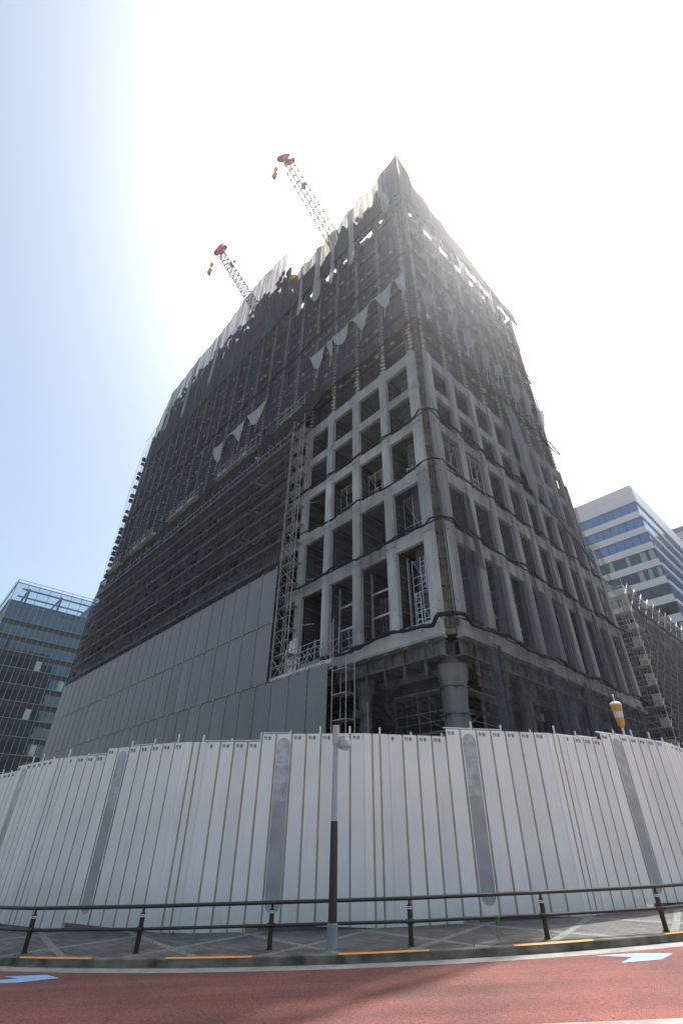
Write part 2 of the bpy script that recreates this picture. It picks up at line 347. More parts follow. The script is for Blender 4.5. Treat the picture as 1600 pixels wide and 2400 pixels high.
k.f = [(5 * i + j, 5 * i + 5 + j, 5 * i + 6 + j, 5 * i + 1 + j) for i in range(len(XS) - 1) for j in range(4)]
solo('kerb', k, M['kerb'], kind='structure', origin=(0, 0, 0))
# kerb across the lane, on the near side
nk = MB()
for i in range(60):
    x = 1.9 + i * .5; y = NEAR + .02 * math.sin(x) - max(0, 2.4 - x) ** 2 * 1.5; z = gz(x)
    nk.v += [(x, y, z - .16), (x, y - .03, z + .0), (x, y - .30, z + .004), (x, y - .31, z - .16)]
nk.f = [(4 * i + j, 4 * i + 1 + j, 4 * i + 5 + j, 4 * i + 4 + j) for i in range(59) for j in range(3)]
solo('near_kerb', nk, M['gutter'], kind='structure', origin=(0, 0, 0))
nb = MB()
for x in XS:
    nb.v += [(x, -12, gz(x) - .003 if x > 2 else gz(x) - .155), (x, NEAR - .25, gz(x) - .003 if x > 2 else gz(x) - .155)]
nb.f = [(2 * i, 2 * i + 2, 2 * i + 3, 2 * i + 1) for i in range(len(XS) - 1)]
solo('near_pavement', nb, M['gutter'], kind='structure', origin=(0, 0, 0))
# orange paint strips on the kerb
for (xa, xb), lab in zip([(-7.0, -5.22), (-3.54, -1.7), (.08, 1.95), (3.74, 5.53), (7.3, 9.1)],
        ['orange painted kerb strip furthest left, below the leftmost railing post', 'orange painted kerb strip between the second and third railing posts',
         'orange painted kerb strip just right of the lamp post foot', 'sunlit orange painted kerb strip in front of the fifth railing post', 'orange painted kerb strip cut off by the right edge of the picture']):
    b = MB(); n = 8
    for i in range(n + 1):
        x = xa + (xb - xa) * i / n
        b.v += [(x, ky(x) + .003, gz(x) - .0), (x, ky(x) + .018, gz(x) + .012), (x, ky(x) + .125, gz(x) + .012), (x, ky(x) + .125, gz(x) + .001)]
    b.f = [(4 * i + j, 4 * i + 4 + j, 4 * i + 5 + j, 4 * i + 1 + j) for i in range(n) for j in range(3)]
    solo('kerb_marking', b, M['orange'], lab, 'kerb paint', 'orange strips painted on the kerb')
for pts, lab in [([(-6.75, 13.50), (-5.85, 13.50), (-5.43, 13.12), (-6.1, 12.88), (-6.95, 12.90), (-6.95, 13.12), (-6.29, 13.27)], 'pale blue arrow shaped marking on the shaded red lane, cut by the left edge'),
                 ([(5.20, 13.06), (5.89, 12.80), (5.41, 12.31), (6.27, 12.46), (6.80, 12.96), (6.16, 13.12)], 'pale blue arrow shaped marking on the sunlit red lane near the right edge')]:
    b = MB(); b.add([(x, y, gz(x) - .145) for x, y in pts], [tuple(range(len(pts)))])
    solo('lane_arrow', b, M['blue'], lab, 'road marking', 'blue arrow markings on the red lane')
# ------------------------------------------------------------------ pedestrian railing
PP = [(-9.95, 16.55), (-7.22, 15.12), (-4.44, 14.50), (-1.44, 14.22), (1.66, 13.95), (4.70, 14.10), (7.55, 14.42), (10.4, 15.45), (13.2, 17.0)]
PP = [(x, max(y, ky(x) + .3)) for x, y in PP]
rt = thing('pedestrian_railing', 'dark brown two-bar pedestrian railing running along the kerb', 'railing', (PP[0][0], PP[0][1], gz(PP[0][0])))
for x, y in PP:
    z = gz(x); b = MB(); b.tube((x, y, z), (x, y, z + .70), .054, 12); b.tube((x, y, z + .70), (x, y, z + .78), .028, 10); b.tube((x, y, z), (x, y, z + .02), .075, 12)
    p = part('post', b, M['rail'], rt)
    q = MB(); q.tube((x, y, z + .655), (x, y, z + .672), .0555, 12); q.tube((x, y, z + .625), (x, y, z + .642), .0555, 12); part('reflective_band', q, M['band'], p)
    q = MB(); dx, dy = (Vector((PP[1][0] - PP[0][0], PP[1][1] - PP[0][1])).normalized() if x < 0 else Vector((1, .12)).normalized())
    q.tube((x - .09 * dx, y - .09 * dy - .03, z + .41), (x + .09 * dx, y + .09 * dy - .03, z + .415), .045, 10); part('clamp', q, M['rail'], p)
part('top_rail', MB().path([(x, y, gz(x) + .81) for x, y in PP], .038, 10), M['rail'], rt, smooth=False)
part('lower_rail', MB().path([(x, y - .03, gz(x) + .41) for x, y in PP], .031, 10), M['rail'], rt)
# ------------------------------------------------------------------ street lamp
lx, ly = -.06, 13.94
lt = thing('street_lamp', 'grey street lamp post with brown sleeve standing behind the railing', 'street lamp', (lx, ly, 0))
part('foot', MB().lathe((lx, ly, 0), [(.115, -.01), (.115, .42), (.10, .43)], 20), M['lamp_foot'], lt, smooth=False)
part('sleeve', MB().lathe((lx, ly, 0), [(.098, .43), (.086, 2.33)], 20), M['lamp_sleeve'], lt)
part('pole', MB().lathe((lx, ly, 0), [(.080, 2.33), (.062, 4.05)], 20), M['lamp'], lt)
part('cap', MB().lathe((lx, ly, 0), [(.088, 4.04), (.088, 4.48), (.08, 4.50)], 20), M['lamp'], lt)
hd = part('lamp_head', MB().lathe((lx + .25, ly - .02, 4.0), [(.165, -.06), (.168, 0), (.155, .10), (.10, .18), (.03, .21)], 20), M['lamp'], lt, smooth=True)
part('lens', MB().lathe((lx + .25, ly - .02, 4.0), [(.10, -.095), (.15, -.062)], 20), M['lens'], hd)
part('bracket', MB().box((lx + .06, ly - .04, 3.98), (lx + .16, ly + .03, 4.2)), M['lamp'], lt)
# ------------------------------------------------------------------ hoarding
FB = [(-20.5, 31.0), (-15.3, 24.6), (-10.55, 20.25), (-4.95, 17.42), (.85, 16.74), (7.0, 17.50), (12.35, 20.0), (16.6, 23.9), (20.5, 28.6)]
SEGN = [(-.62, 4.05), (-.40, 4.2), (-.33, 4.38), (-.10, 4.57), (.02, 4.80), (.25, 5.03), (.5, 5.25), (.7, 5.5)]
def stroke(mb, o, ux, nrm, s, pts, th=.105):
    P = [o + ux * (a * s) + Vector((0, 0, b * s)) for a, b in pts]
    for a, b in zip(P, P[1:]):
        d = (b - a).normalized(); sd = d.cross(nrm).normalized() * (th * s / 2)
        mb.prism([a - sd, b - sd, b + sd, a + sd], nrm * .004)
K_BO = [[(.08, 0), (.08, 1)], [(.08, .94), (.36, .94)], [(.36, .94), (.22, .68)], [(.22, .68), (.36, .48), (.20, .34)], [(.70, 1), (.70, .84)], [(.44, .78), (1.02, .78)],
        [(.63, .78), (.60, .42), (.42, .02)], [(.62, .52), (.92, .52)], [(.92, .52), (.86, .06), (.72, .06)]]
K_ON = [[(.5, 1.02), (.5, .86)], [(.12, .86), (.88, .86)], [(.32, .82), (.37, .64)], [(.68, .82), (.63, .64)], [(.02, .62), (.98, .62)],
        [(.22, .0), (.22, .50)], [(.78, 0), (.78, .50)], [(.22, .47), (.78, .47)], [(.22, .25), (.78, .25)], [(.22, .04), (.78, .04)]]
ft = thing('hoarding', 'tall white construction hoarding of vertical steel panels curving round the corner', 'hoarding', (0, 16.9, 0))
PAT = [('F', .23), ('F', .25), ('O', .27), ('N', .47), ('T', .48), ('T', .48), ('T', .48), ('T', .50), ('W', .55), ('T', .5), ('T', .5), ('T', .5), ('T', .5), ('T', .49)]
PH = 4.74; npan = 0
for si in range(len(FB) - 1):
    a = Vector((*FB[si], 0)); b = Vector((*FB[si + 1], 0)); L = (b - a).length; ux = (b - a).normalized(); nrm = Vector((ux.y, -ux.x, 0))
    tot = sum(w_ for _, w_ in PAT); sc_ = L / tot; s = 0; last = None
    z_lo, z_hi = SEGN[si][1], SEGN[min(si + 1, len(SEGN) - 1)][1]
    for pi, (ty, wd) in enumerate(PAT):
        wd *= sc_; zt = z_lo if pi < 7 else z_hi; zb = zt - PH
        p0 = a + ux * s; p1 = a + ux * (s + wd); s += wd
        g0 = .032; q0 = p0 + ux * g0; q1 = p1 - ux * g0
        far_ = si in (0, 7)
        b_ = MB()
        def slab(mb, u0, u1, z0, z1, t=.035, off=0): mb.prism([u0 + nrm * off + Vector((0, 0, z0)), u1 + nrm * off + Vector((0, 0, z0)), u1 + nrm * off + Vector((0, 0, z1)), u0 + nrm * off + Vector((0, 0, z1))], nrm * t)
        if ty != 'W':
            slab(b_, q0, q1, zb, zt)
            # folded lips of the panel
            pn = part('panel', b_, M['fence'], ft)
        else:
            ww = .215; cx = (p0 + p1) / 2; zt0, zb0 = zt - .12, zb + .22
            arc = [(ww * math.cos(t), ww * math.sin(t)) for t in [math.pi * i / 12 for i in range(13)]]
            top = [(x_, zt0 - ww + y_) for x_, y_ in arc]; bot = [(-x_, zb0 + ww - y_) for x_, y_ in arc]
            lp = top + bot                                             # window outline, right top -> left top -> left bottom -> right bottom
            w2 = (q1 - q0).length / 2
            def mk(x_, z_): return cx + ux * x_ + nrm * .035 + Vector((0, 0, z_))
            n_ = len(lp); outer = []
            for (x_, z_) in lp[:13]: outer.append((w2 if x_ > 1e-6 else -w2 if x_ < -1e-6 else 0, zt if abs(x_) < ww * .96 else z_))
            outer = [(w2 * max(-1, min(1, x_ / ww * 1.15)), zt) if abs(x_) < ww * .86 else ((w2 if x_ > 0 else -w2), z_ + (.12 + ww) * 0 if abs(x_) > ww * .99 else zt) for x_, z_ in lp[:13]] + \
                    [(w2 * max(-1, min(1, x_ / ww * 1.15)), zb) if abs(x_) < ww * .86 else ((w2 if x_ > 0 else -w2), z_ if abs(x_) > ww * .99 else zb) for x_, z_ in lp[13:]]
            vs = [mk(x_, z_) for x_, z_ in lp] + [mk(x_, z_) for x_, z_ in outer]
            b_.add(vs, [(i, n_ + i, n_ + (i + 1) % n_, (i + 1) % n_) for i in range(n_)])
            vs2 = [v - nrm * .03 for v in vs[:n_]]
            b_.add([*vs[:n_], *vs2], [(i, (i + 1) % n_, n_ + (i + 1) % n_, n_ + i) for i in range(n_)])
            pn = part('window_panel', b_, M['fence'], ft)
            hz = zb0 + (zt0 - zb0) * .60
            m_ = MB(); slab(m_, cx - ux * (ww + .01), cx + ux * (ww + .01), zb0, hz, .006, .010); part('perforated_sheet', m_, M['mesh_win'], pn)
            m_ = MB(); slab(m_, cx - ux * (ww + .01), cx + ux * (ww + .01), hz, zt0 + .02, .006, .010); part('clear_sheet', m_, M['fence_glass'], pn)
            for q in range(5):
                m_ = MB(); zz = hz + .15 + q * .3; m_.prism([cx - ux * ww * .9 + nrm * .017 + Vector((0, 0, zz)), cx + ux * ww * .9 + nrm * .017 + Vector((0, 0, zz + (.0 if q % 2 else .22))), cx + ux * ww * .9 + nrm * .017 + Vector((0, 0, zz + .02 + (.0 if q % 2 else .22))), cx - ux * ww * .9 + nrm * .017 + Vector((0, 0, zz + .02))], nrm * .004)
                part('brace_behind', m_, M['mesh_win'], pn)
        if ty in 'TN' and not far_:
            l_ = MB(); o0 = q0 + nrm * .0355 + Vector((0, 0, zt - .175))
            if ty == 'T':
                for st in K_BO: stroke(l_, o0 + ux * .045, ux, nrm, .105, st)
                for st in K_ON: stroke(l_, o0 + ux * .17, ux, nrm, .105, st)
            else:
                for st in K_ON: stroke(l_, o0 + ux * .06, ux, nrm, .105, st)
            part('lettering', l_, M['letter'], pn)
        c_ = MB()
        if ty != 'O': slab(c_, p1 - ux * .04, p1 + ux * .04, zb, zt - .01, .012, .0)
        else: slab(c_, p1 - ux * .05, p1 + ux * .05, zb, zt - .01, .012, .0)
        part('joint_channel' if ty != 'O' else 'backing_strip', c_, M['channel'] if ty != 'O' else M['fence'], ft)
    e_ = MB(); e_.tube(a + nrm * .0 + Vector((0, 0, z_lo - PH)), a + nrm * .0 + Vector((0, 0, z_lo)), .062, 10); part('corner_strip', e_, M['fence'], ft)
    pb = MB()
    nn = int(L / .95)
    for i in range(nn):
        s_ = (i + .5) * L / nn; zt = z_lo if s_ < L * .5 else z_hi
        p_ = a + ux * s_ - nrm * .12; pb.tube(p_ + Vector((0, 0, zt - 1.2)), p_ + Vector((0, 0, zt + rnd.choice([.12, .24, .3, .22]))), .03, 8)
        if i and rnd.random() < .75:
            z_ = zt + rnd.choice([.03, .06]); pb.tube(p_ + Vector((0, 0, z_)), p_ - ux * (L / nn * .93) + Vector((0, 0, z_)), .024, 8)
    for zz in (zt - .6, zt - 2.4): pb.tube(a - nrm * .16 + Vector((0, 0, zz)), b - nrm * .16 + Vector((0, 0, zz)), .03, 8)
    part('scaffold_pipe', pb, M['galv'], ft)
    if si in (3, 4, 5):      # dark strip standing in for the shade in the gap under the panels
        d_ = MB(); p0 = a + ux * (L * .5); slab(d_, p0, b, zb - .3, zb + .005, .02, -.02); part('gap_shade_strip', d_, M['steel_dark'], ft)
# ------------------------------------------------------------------ weeds
def weed(x, y, h, lab):
    b = MB()
    for i in range(9 if h < .3 else 14):
        a = rnd.random() * 6.28; t = rnd.random(); r = h * (.25 + .35 * rnd.random())
        z0 = gz(x) + (t * h * .9 if h > .3 else 0)
        p = Vector((x, y, z0)); q = p + Vector((math.cos(a) * r * .5, math.sin(a) * r * .5, r * .6)); e = p + Vector((math.cos(a) * r, math.sin(a) * r, r * .5))
        sd = Vector((-math.sin(a), math.cos(a), 0)) * r * .13
        b.add([p, q - sd, e, q + sd], [(0, 1, 2, 3)])
    b.tube((x, y, gz(x)), (x, y, gz(x) + h), .004, 4)
    solo('weed', b, M['leaf'], lab, 'weed', 'weeds in the pavement')
weed(3.55, 13.75, .42, 'tall thin weed standing by the kerb left of the fifth railing post')
weed(2.95, 13.62, .13, 'small tuft of weed beside the kerb right of the fourth railing post')
weed(-4.35, 17.1, .22, 'weed sprouting at the foot of the white hoarding')
# ------------------------------------------------------------------ amber lantern
ax, ay = 11.30, 20.60
at_ = thing('lantern', 'amber and white tapering lantern with white cap on a thin pole above the hoarding', 'lantern', (ax, ay, gz(ax)))
part('pole', MB().tube((ax, ay, gz(ax)), (ax, ay, 5.95), .04, 10), M['galv'], at_)
def lob(z0, r0, z1, r1, nn=8):
    b = MB(); n = 24; K_ = 6
    for k in range(K_ + 1):
        t = k / K_; z = z0 + (z1 - z0) * t; r = r0 + (r1 - r0) * t
        for i in range(n):
            a = 2 * math.pi * i / n; rr = r * (.9 + .1 * abs(math.cos(a * 3))); b.v.append((ax + 1.1 * rr * math.cos(a), ay + 1.1 * rr * math.sin(a), 1.87 + 1.105 * (z - 1.87)))
    b.f = [(k * n + i, k * n + (i + 1) % n, (k + 1) * n + (i + 1) % n, (k + 1) * n + i) for k in range(K_) for i in range(n)] + [tuple(range(n))[::-1], tuple(range(K_ * n, (K_ + 1) * n))]
    return b
part('lower_lens', lob(5.52, .115, 5.78, .15), M['amber'], at_); part('lens_tip', lob(5.42, .03, 5.52, .114), M['amber'], at_)
part('white_lens', lob(5.78, .15, 5.98, .175), M['milk'], at_)
part('upper_lens', lob(5.98, .175, 6.22, .205), M['amber'], at_)
part('cap', MB().lathe((ax, ay, 6.675), [(.228, 0), (.22, .055), (.176, .11), (.09, .15), (.02, .16)], 24), M['white'], at_, smooth=True)
part('finial', MB().tube((ax, ay, 6.8), (ax, ay, 7.03), .02, 8).lathe((ax, ay, 7.03), [(.02, 0), (.05, .035), (.033, .065), (.005, .075)], 12), M['galv'], at_)
#==SPLIT==
# ------------------------------------------------------------------ the building under demolition
def fp(face, s, d, z): return (d, s, z) if face == 'L' else (s, d, z)
def fbox(mb, face, s0, s1, d0, d1, z0, z1): mb.box(fp(face, s0, d0, z0), fp(face, s1, d1, z1))
LEN = {'L': 64.2, 'R': 25.2}
CL = [1.0, 3.88] + [6.93 + 3.03 * i for i in range(19)] + [63.8]
CR = [1.0, 3.8, 6.65, 9.5, 12.2, 14.8, 17.3, 19.9, 22.3, 24.85]
COLS = {'L': CL, 'R': CR}
BEAMS = [(10.75, 11.62), (16.55, 17.45), (20.95, 21.95), (25.38, 26.2), (28.85, 29.65), (32.3, 33.42)]
UP = [36.9 + 3.5 * i for i in range(7)]       # floor levels above the clad storeys
bd = thing('office_block', 'tall office block being stripped down, pale concrete window grid below and dark netting above', 'building', (0, 0, 0), BF)
CW = {'L': .71, 'R': .74}
for face in 'LR':
    cols = COLS[face]
    for i, s in enumerate(cols):
        w_ = CW[face] / 2; top = 25.4 if (face == 'R' and i == 9) else 33.42
        b = MB()
        zs = [10.75, 11.62, 17.0, 21.4, 25.8, 29.3, 33.42]
        fbox(b, face, s - w_, s + w_, .0, .30, 11.62, top)
        fbox(b, face, s - w_ + .10, s + w_ - .10, -.035, .0, 11.66, top - .02)    # raised face
        part('facade_column', b, M['precast'], bd)
        if i < 12:
            j_ = MB()
            for z in [q for q in zs[2:-1] if q < top]: fbox(j_, face, s - w_ - .004, s + w_ + .004, -.039, .3, z - .014, z + .014)
            for z in (12.5, 16.0, 18.2): 
                for e in (-1, 1): fbox(j_, face, s + e * w_ * .92 - .03, s + e * w_ * .92 + .03, -.01, .0, z, z + .06)
            part('panel_joint', j_, M['steel_dark'], bd)
        if top < 30: continue
        # bare column above, with the sawn-off bracket stubs that show through the net
        b = MB(); tb = MB(); fbox(b, face, s - .26, s + .26, .25, .8, top - .3, 59.5 if (face == 'R' or s < 21) else 67.5)
        ztop = 59.5 if (face == 'R' or s < 21) else 67.5
        z = top + .2
        while z < ztop:
            sk = rnd.uniform(-.06, .06)
            fbox(tb, face, s - .24 + sk, s + .04, .10, .25, z, z + .14)
            if rnd.random() < .5: fbox(tb, face, s + .08, s + .24, .14, .25, z + .2, z + .28)
            z += .46
        bc = part('bare_column', b, M['core'], bd); part('bracket_stubs', tb, M['teeth'], bc, kind='stuff')
    # spandrels and the ring beam
    stuff = MB(); n = 0
    bays = list(zip(cols, cols[1:]))
    for bi, (s0, s1) in enumerate(bays):
        for k, (z0, z1) in enumerate(BEAMS):
            near = (face == 'R') or bi < 5
            if face == 'R' and bi == 8 and k > 2: continue
            b = MB() if near else stuff
            a_, c_ = s0 + CW[face] / 2, s1 - CW[face] / 2
            if k == 0: a_, c_ = max(.75, s0 - .30), s1 - .30
            nseg = 2 if k else 3
            tw = (c_ - a_) / nseg
            for q in range(nseg):
                off = rnd.uniform(-.006, .008)
                fbox(b, face, a_ + q * tw + .008, a_ + (q + 1) * tw - .008, (.045 if k else -.05) + off, .30, z0, z1)
            if near: part('spandrel', b, M['precast_dark'] if rnd.random() < .22 else M['precast'], bd)
    if stuff.v: part('spandrel', stuff, M['precast'], bd, kind='stuff')
    # stone lip under the lowest spandrel
    b = MB(); fbox(b, face, .75, LEN[face], -.10, .4, 10.62, 10.75); part('lintel', b, M['precast_dark'], bd)
    # exposed slab edges with bracket stubs, above the grid
    LU = LEN['L'] if face == 'L' else 22.3
    for lv in UP:
        b = MB(); db = MB(); fbox(b, face, .5, LU, .45, .8, lv - .45, lv)
        s = .8
        while s < LU - .6:
            fbox(db, face, s, s + rnd.uniform(.2, .5), .30, .45, lv - rnd.choice([.2, .4]), lv - .12); s += rnd.uniform(.8, 1.9)
        se = part('slab_edge', b, M['broken'] if lv > 55 else M['core'], bd); part('bracket_stubs', db, M['teeth'], se, kind='stuff')
# window remains in upper storeys: jambs and sills half seen behind the net
for face in 'LR':
    cols = COLS[face]
    for lv in [33.42] + UP[:-1]:
        b = MB()
        for s0, s1 in zip(cols[:(None if face == 'L' else 9)], cols[1:(None if face == 'L' else 9)]):
            if rnd.random() < .75:
                fbox(b, face, s0 + .45, s0 + .62, .5, .75, lv + .1, lv + 2.5); fbox(b, face, s0 + .45, s1 - .4, .5, .75, lv + 2.4, lv + 2.6)
        if b.v: part('window_surround', b, M['slab'], bd)
# floors
for z in [11.5, 17.3, 21.8, 26.1, 29.5, 33.3] + UP:
    b = MB()
    b.box((.5, .5, z - .3), (25.0 if z < 26 else 22.3, 64.0, z))
    part('floor_slab', b, M['slab'], bd)
part('floor_slab', MB().box((.5, 21, 64.5), (22.3, 61, 64.8)), M['slab'], bd)
# dark walls inside, 5 m behind both faces
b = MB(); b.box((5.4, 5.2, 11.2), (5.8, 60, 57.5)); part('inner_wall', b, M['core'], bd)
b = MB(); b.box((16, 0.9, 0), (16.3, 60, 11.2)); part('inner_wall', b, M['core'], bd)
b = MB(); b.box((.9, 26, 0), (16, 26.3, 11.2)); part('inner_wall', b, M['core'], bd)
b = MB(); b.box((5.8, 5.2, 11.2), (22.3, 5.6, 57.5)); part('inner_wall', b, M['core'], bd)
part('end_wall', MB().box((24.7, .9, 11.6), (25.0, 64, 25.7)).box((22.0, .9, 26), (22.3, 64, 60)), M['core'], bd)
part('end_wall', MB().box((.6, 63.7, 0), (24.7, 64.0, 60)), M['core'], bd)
# blockwork pattern on the inner wall seen through the tall windows
b = MB()
for face in 'LR':
    for z in [12.2 + .62 * i for i in range(8)]:
        for s in [1.2 + .9 * i for i in range(26)]:
            if rnd.random() < .55: fbox(b, face, s, s + .42, 5.17 - .05 + (.2 if face == 'L' else 0), 5.2 + (.2 if face == 'L' else 0), z, z + .36)
part('blockwork', b, M['steel_dark'], bd)
# side returns of the window bays: darker reveals with ties
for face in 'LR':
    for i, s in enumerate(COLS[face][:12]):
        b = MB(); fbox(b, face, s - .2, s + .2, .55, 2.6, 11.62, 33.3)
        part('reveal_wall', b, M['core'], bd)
        b = MB()
        z = 12.2
        while z < 33:
            fbox(b, face, s - .26, s - .2, .6, 2.5, z, z + .05); fbox(b, face, s + .2, s + .26, .6, 2.5, z, z + .05); z += .75
        part('wall_tie', b, M['slab'], bd)
# corner: recessed concrete core column between the two grids
b = MB(); b.prism([(.42, .92, 10.9), (.92, .42, 10.9), (1.32, .82, 10.9), (.82, 1.32, 10.9)], (0, 0, 22.5))
part('corner_column', b, M['rawcol'], bd)
b = MB(); z = 33.4
while z < 58:
    b.box((.36, .42, z), (.5, .62, z + .08)); b.box((.42, .36, z), (.62, .5, z + .08)); z += .46
b.box((.5, .5, 33.4), (1.1, 1.1, 59)); part('corner_column', b, M['rawcol'], bd)
b = MB()
for e in (0, 1):
    z = 11.8
    while z < 33:
        if e: b.box((.30, .62, z), (.62, .70, z + .06))
        else: b.box((.62, .30, z), (.70, .62, z + .06))
        z += 1.7
b.box((.36, .40, 11.2), (.44, .48, 33)); b.box((.62, .16, 11.2), (.70, .24, 20))
part('corner_bracket', b, M['steel_dark'], bd)
# ground storey steel frame
for face in 'LR':
    b = MB(); fbox(b, face, 1.0, LEN[face], .45, .50, 9.85, 10.7); fbox(b, face, 1.0, LEN[face], .25, .85, 9.8, 9.86); fbox(b, face, 1.0, LEN[face], .25, .85, 10.55, 10.62)
    part('plate_girder', b, M['steel'], bd)
    b = MB(); s = 1.7
    while s < LEN[face]:
        b.prism([fp(face, s, .44, 9.9), fp(face, s, -.02, 10.6), fp(face, s, .44, 10.6)], fp(face, .05, 0, 0) if face == 'R' else (0, .05, 0))
        fbox(b, face, s - .12, s + .17, -.04, .2, 10.5, 10.6)
        fbox(b, face, s + .5, s + .54, .28, .45, 9.0, 10.55); s += 1.42
    part('girder_bracket', b, M['steel'], bd)
    for i, s in enumerate([7.5, 13.5, 19.6, 25.7, 32, 38] if face == 'L' else [8.25, 14.0, 16.9, 22.5]):
        x, y, _ = fp(face, s, 1.25, 0); b = MB()
        b.lathe((x, y, 0), [(.40, -.2), (.38, 8.9), (.60, 9.4), (.60, 9.9)], 16)
        for z in (3.2, 6.6): b.lathe((x, y, z), [(.44, 0), (.44, .06)], 16)
        fbox(b, face, s - .2, s + .1, .35, .75, 7.7, 8.1)
        part('steel_column', b, M['steel'], bd)
x, y = 1.75, 1.6; b = MB()
b.lathe((x, y, 0), [(.50, -.2), (.50, 8.0), (.76, 9.0), (.76, 9.7), (.62, 9.8), (.62, 10.7)], 6)
for z in (7.2, 8.5, 9.7): b.lathe((x, y, z), [(.80, 0), (.80, .06)], 6)
part('steel_column', b, M['steel'], bd)
b = MB()
for i in range(40):
    y = 2.2 + 1.5 * i; b.box((.9, y, 10.0), (16, y + .14, 10.4)); b.box((.9, y - .09, 9.95), (16, y + .23, 10.0))
for i in range(15):
    x = 6.2 + 1.3 * i; b.box((x, .9, 10.0), (x + .14, 5.2, 10.4)); b.box((x - .09, .9, 9.95), (x + .23, 5.2, 10.0))
for q in (2.4, 4.2): b.box((q, .9, 9.55), (q + .16, 60, 9.95)); b.box((5.4, q, 9.55), (24.5, q + .16, 9.95))
part('floor_joist', b, M['joist'], bd)
b = MB()
for i in range(9):
    y = 2 + i * 3.1; b.tube((1.2, y, 7.0 - (i % 3) * .8), (5.2, y + 2.2, 8.8 - (i % 2) * 1.4), .07, 5); b.tube((1.4, y + 1, 8.3), (5.2, y + 1.4, 5.6), .05, 5)
for i in range(6):
    x = 4 + i * 3.3; b.tube((x, 1.2, 7.6 - (i % 3)), (x + 2.4, 5, 8.8), .07, 5); b.tube((x + 1, 1.3, 5.2), (x + 1.5, 5, 8.2), .05, 5)
part('diagonal_brace', b, M['steel'], bd)
# roof level: torn wall remains standing behind the top net
def broken(face, s0, s1, z0, z1, dens, d=.35, nm='broken_wall'):
    b = MB(); cs = .62; ns = int((s1 - s0) / cs); nz = int((z1 - z0) / cs)
    for j in range(nz):
        for i in range(ns):
            s = s0 + i * cs; z = z0 + j * cs
            p = dens * (1 - .75 * (j / max(1, nz - 1)) ** 1.5) + .12 * math.sin(s * 1.3 + j * .6)
            solid = (i % 5 == 0 and j < nz * .8) or (j % 5 == 0 and j < nz * .85)
            if rnd.random() < p or (solid and rnd.random() < .85):
                fbox(b, face, s, s + cs * rnd.uniform(.75, 1.0), d + rnd.uniform(0, .1), d + .35, z, z + cs * rnd.uniform(.75, 1.0))
    part(nm, b, M['broken'], bd)
broken('L', .3, 3.0, 59.6, 67.3, 1.6); broken('L', .3, 3.5, 59.6, 67, 1.6, 1.2); broken('L', 3.0, 21, 59.6, 66.4, .8); broken('L', 1.0, 20, 59.6, 66.4, .7, 2.5); broken('L', 1, 20, 59.6, 66, .8, 5)
broken('L', 21, 61, 58.5, 75, .78); broken('L', 21.5, 60, 58.5, 74, .7, 2.8); broken('L', 22, 60, 60, 73, .7, 6); broken('L', 61, 64, 57, 66, .9)
broken('R', .3, 3, 59.6, 67.2, 1.6); broken('R', 3, 12, 59.6, 63.8, 1.1); broken('R', 12, 22.4, 59.6, 61.4, 1.3); broken('R', 3, 22.3, 59.6, 61.3, 1.3, 2.5); broken('R', 2, 12, 59.6, 63.6, 1.2, 4)
b = MB()
for i in range(34):
    s = 22 + i * 1.15; h = rnd.uniform(68, 73.5); b.box((1.2, s, 58), (1.6, s + rnd.uniform(.2, .5), h))
part('rebar_stub', b, M['broken'], bd)
# ------------------------------------------------------------------ nets
def net(face, s0, s1, z0, z1, off, m, label, name='dust_net', amp=.15, ds=.35, dz=.9, sag=0.0, topf=None, cat='safety net', group=None, seed=0, botf=None, hem=True):
    r2 = random.Random(seed); ph = [r2.uniform(0, 6.28) for _ in range(8)]
    ns = max(2, int((s1 - s0) / ds)); nz = max(2, int((z1 - z0) / dz)); b = MB()
    for i in range(ns + 1):
        s = s0 + (s1 - s0) * i / ns
        zt = topf(s) if topf else z1; zb = botf(s) if botf else z0
        if sag: zb -= sag * abs(math.sin(math.pi * (s - s0) / 3.03 + ph[3])) ** 1.5
        for j in range(nz + 1):
            t = j / nz; z = zt + (zb - zt) * t
            f = amp * (.35 + .65 * math.sin(math.pi * min(1, t * 1.05)) ** .6)
            d = -off + f * (math.sin(s * 2.07 + ph[0] + .5 * math.sin(z * .3 + ph[1])) + .6 * math.sin(s * 4.3 + ph[2] + .4 * math.sin(z * .5)) + .4 * math.sin(s * 9.1 + ph[4]))
            b.v.append(fp(face, s, d, z))
    q = nz + 1
    b.f = [(i * q + j, i * q + j + 1, (i + 1) * q + j + 1, (i + 1) * q + j) for i in range(ns) for j in range(nz)]
    o = solo(name, b, m, label, cat, group, frame=BF, origin=fp(face, (s0 + s1) / 2, -off, z0), smooth=True)
    if hem:
        h = MB(); h.path([b.v[i * q + nz] for i in range(ns + 1)], .045, 5); part('hem_rope', h, M['rope'], o)
        if topf: h = MB(); h.path([b.v[i * q] for i in range(ns + 1)], .03, 5); part('top_wire', h, M['rope'], o)
    return o
def smooth_tab(tab): return lambda s: lerp_tab(tab, s)
def scallop(tab, dip=1.1):   # posts at the table points, net sagging between them
    def f(s):
        for (a, za), (b_, zb_) in zip(tab, tab[1:]):
            if a <= s <= b_:
                t = (s - a) / (b_ - a); return za + (zb_ - za) * t - dip * min(1, (b_ - a) / 2.6) * math.sin(math.pi * t) * (1 if b_ - a > 1.2 else .2)
        return tab[-1][1] if s > tab[-1][0] else tab[0][1]
    return f
G1 = 'tiers of dark dust netting on the long left face'; G2 = 'tiers of dark dust netting on the short right face'
LTOP = [(-.4, 67.6), (2.2, 67.2), (5.9, 67.8), (8.2, 67.2), (11.3, 66.8), (13.4, 66.7), (16.2, 66.8), (18.9, 66.3), (20.6, 66.6)]
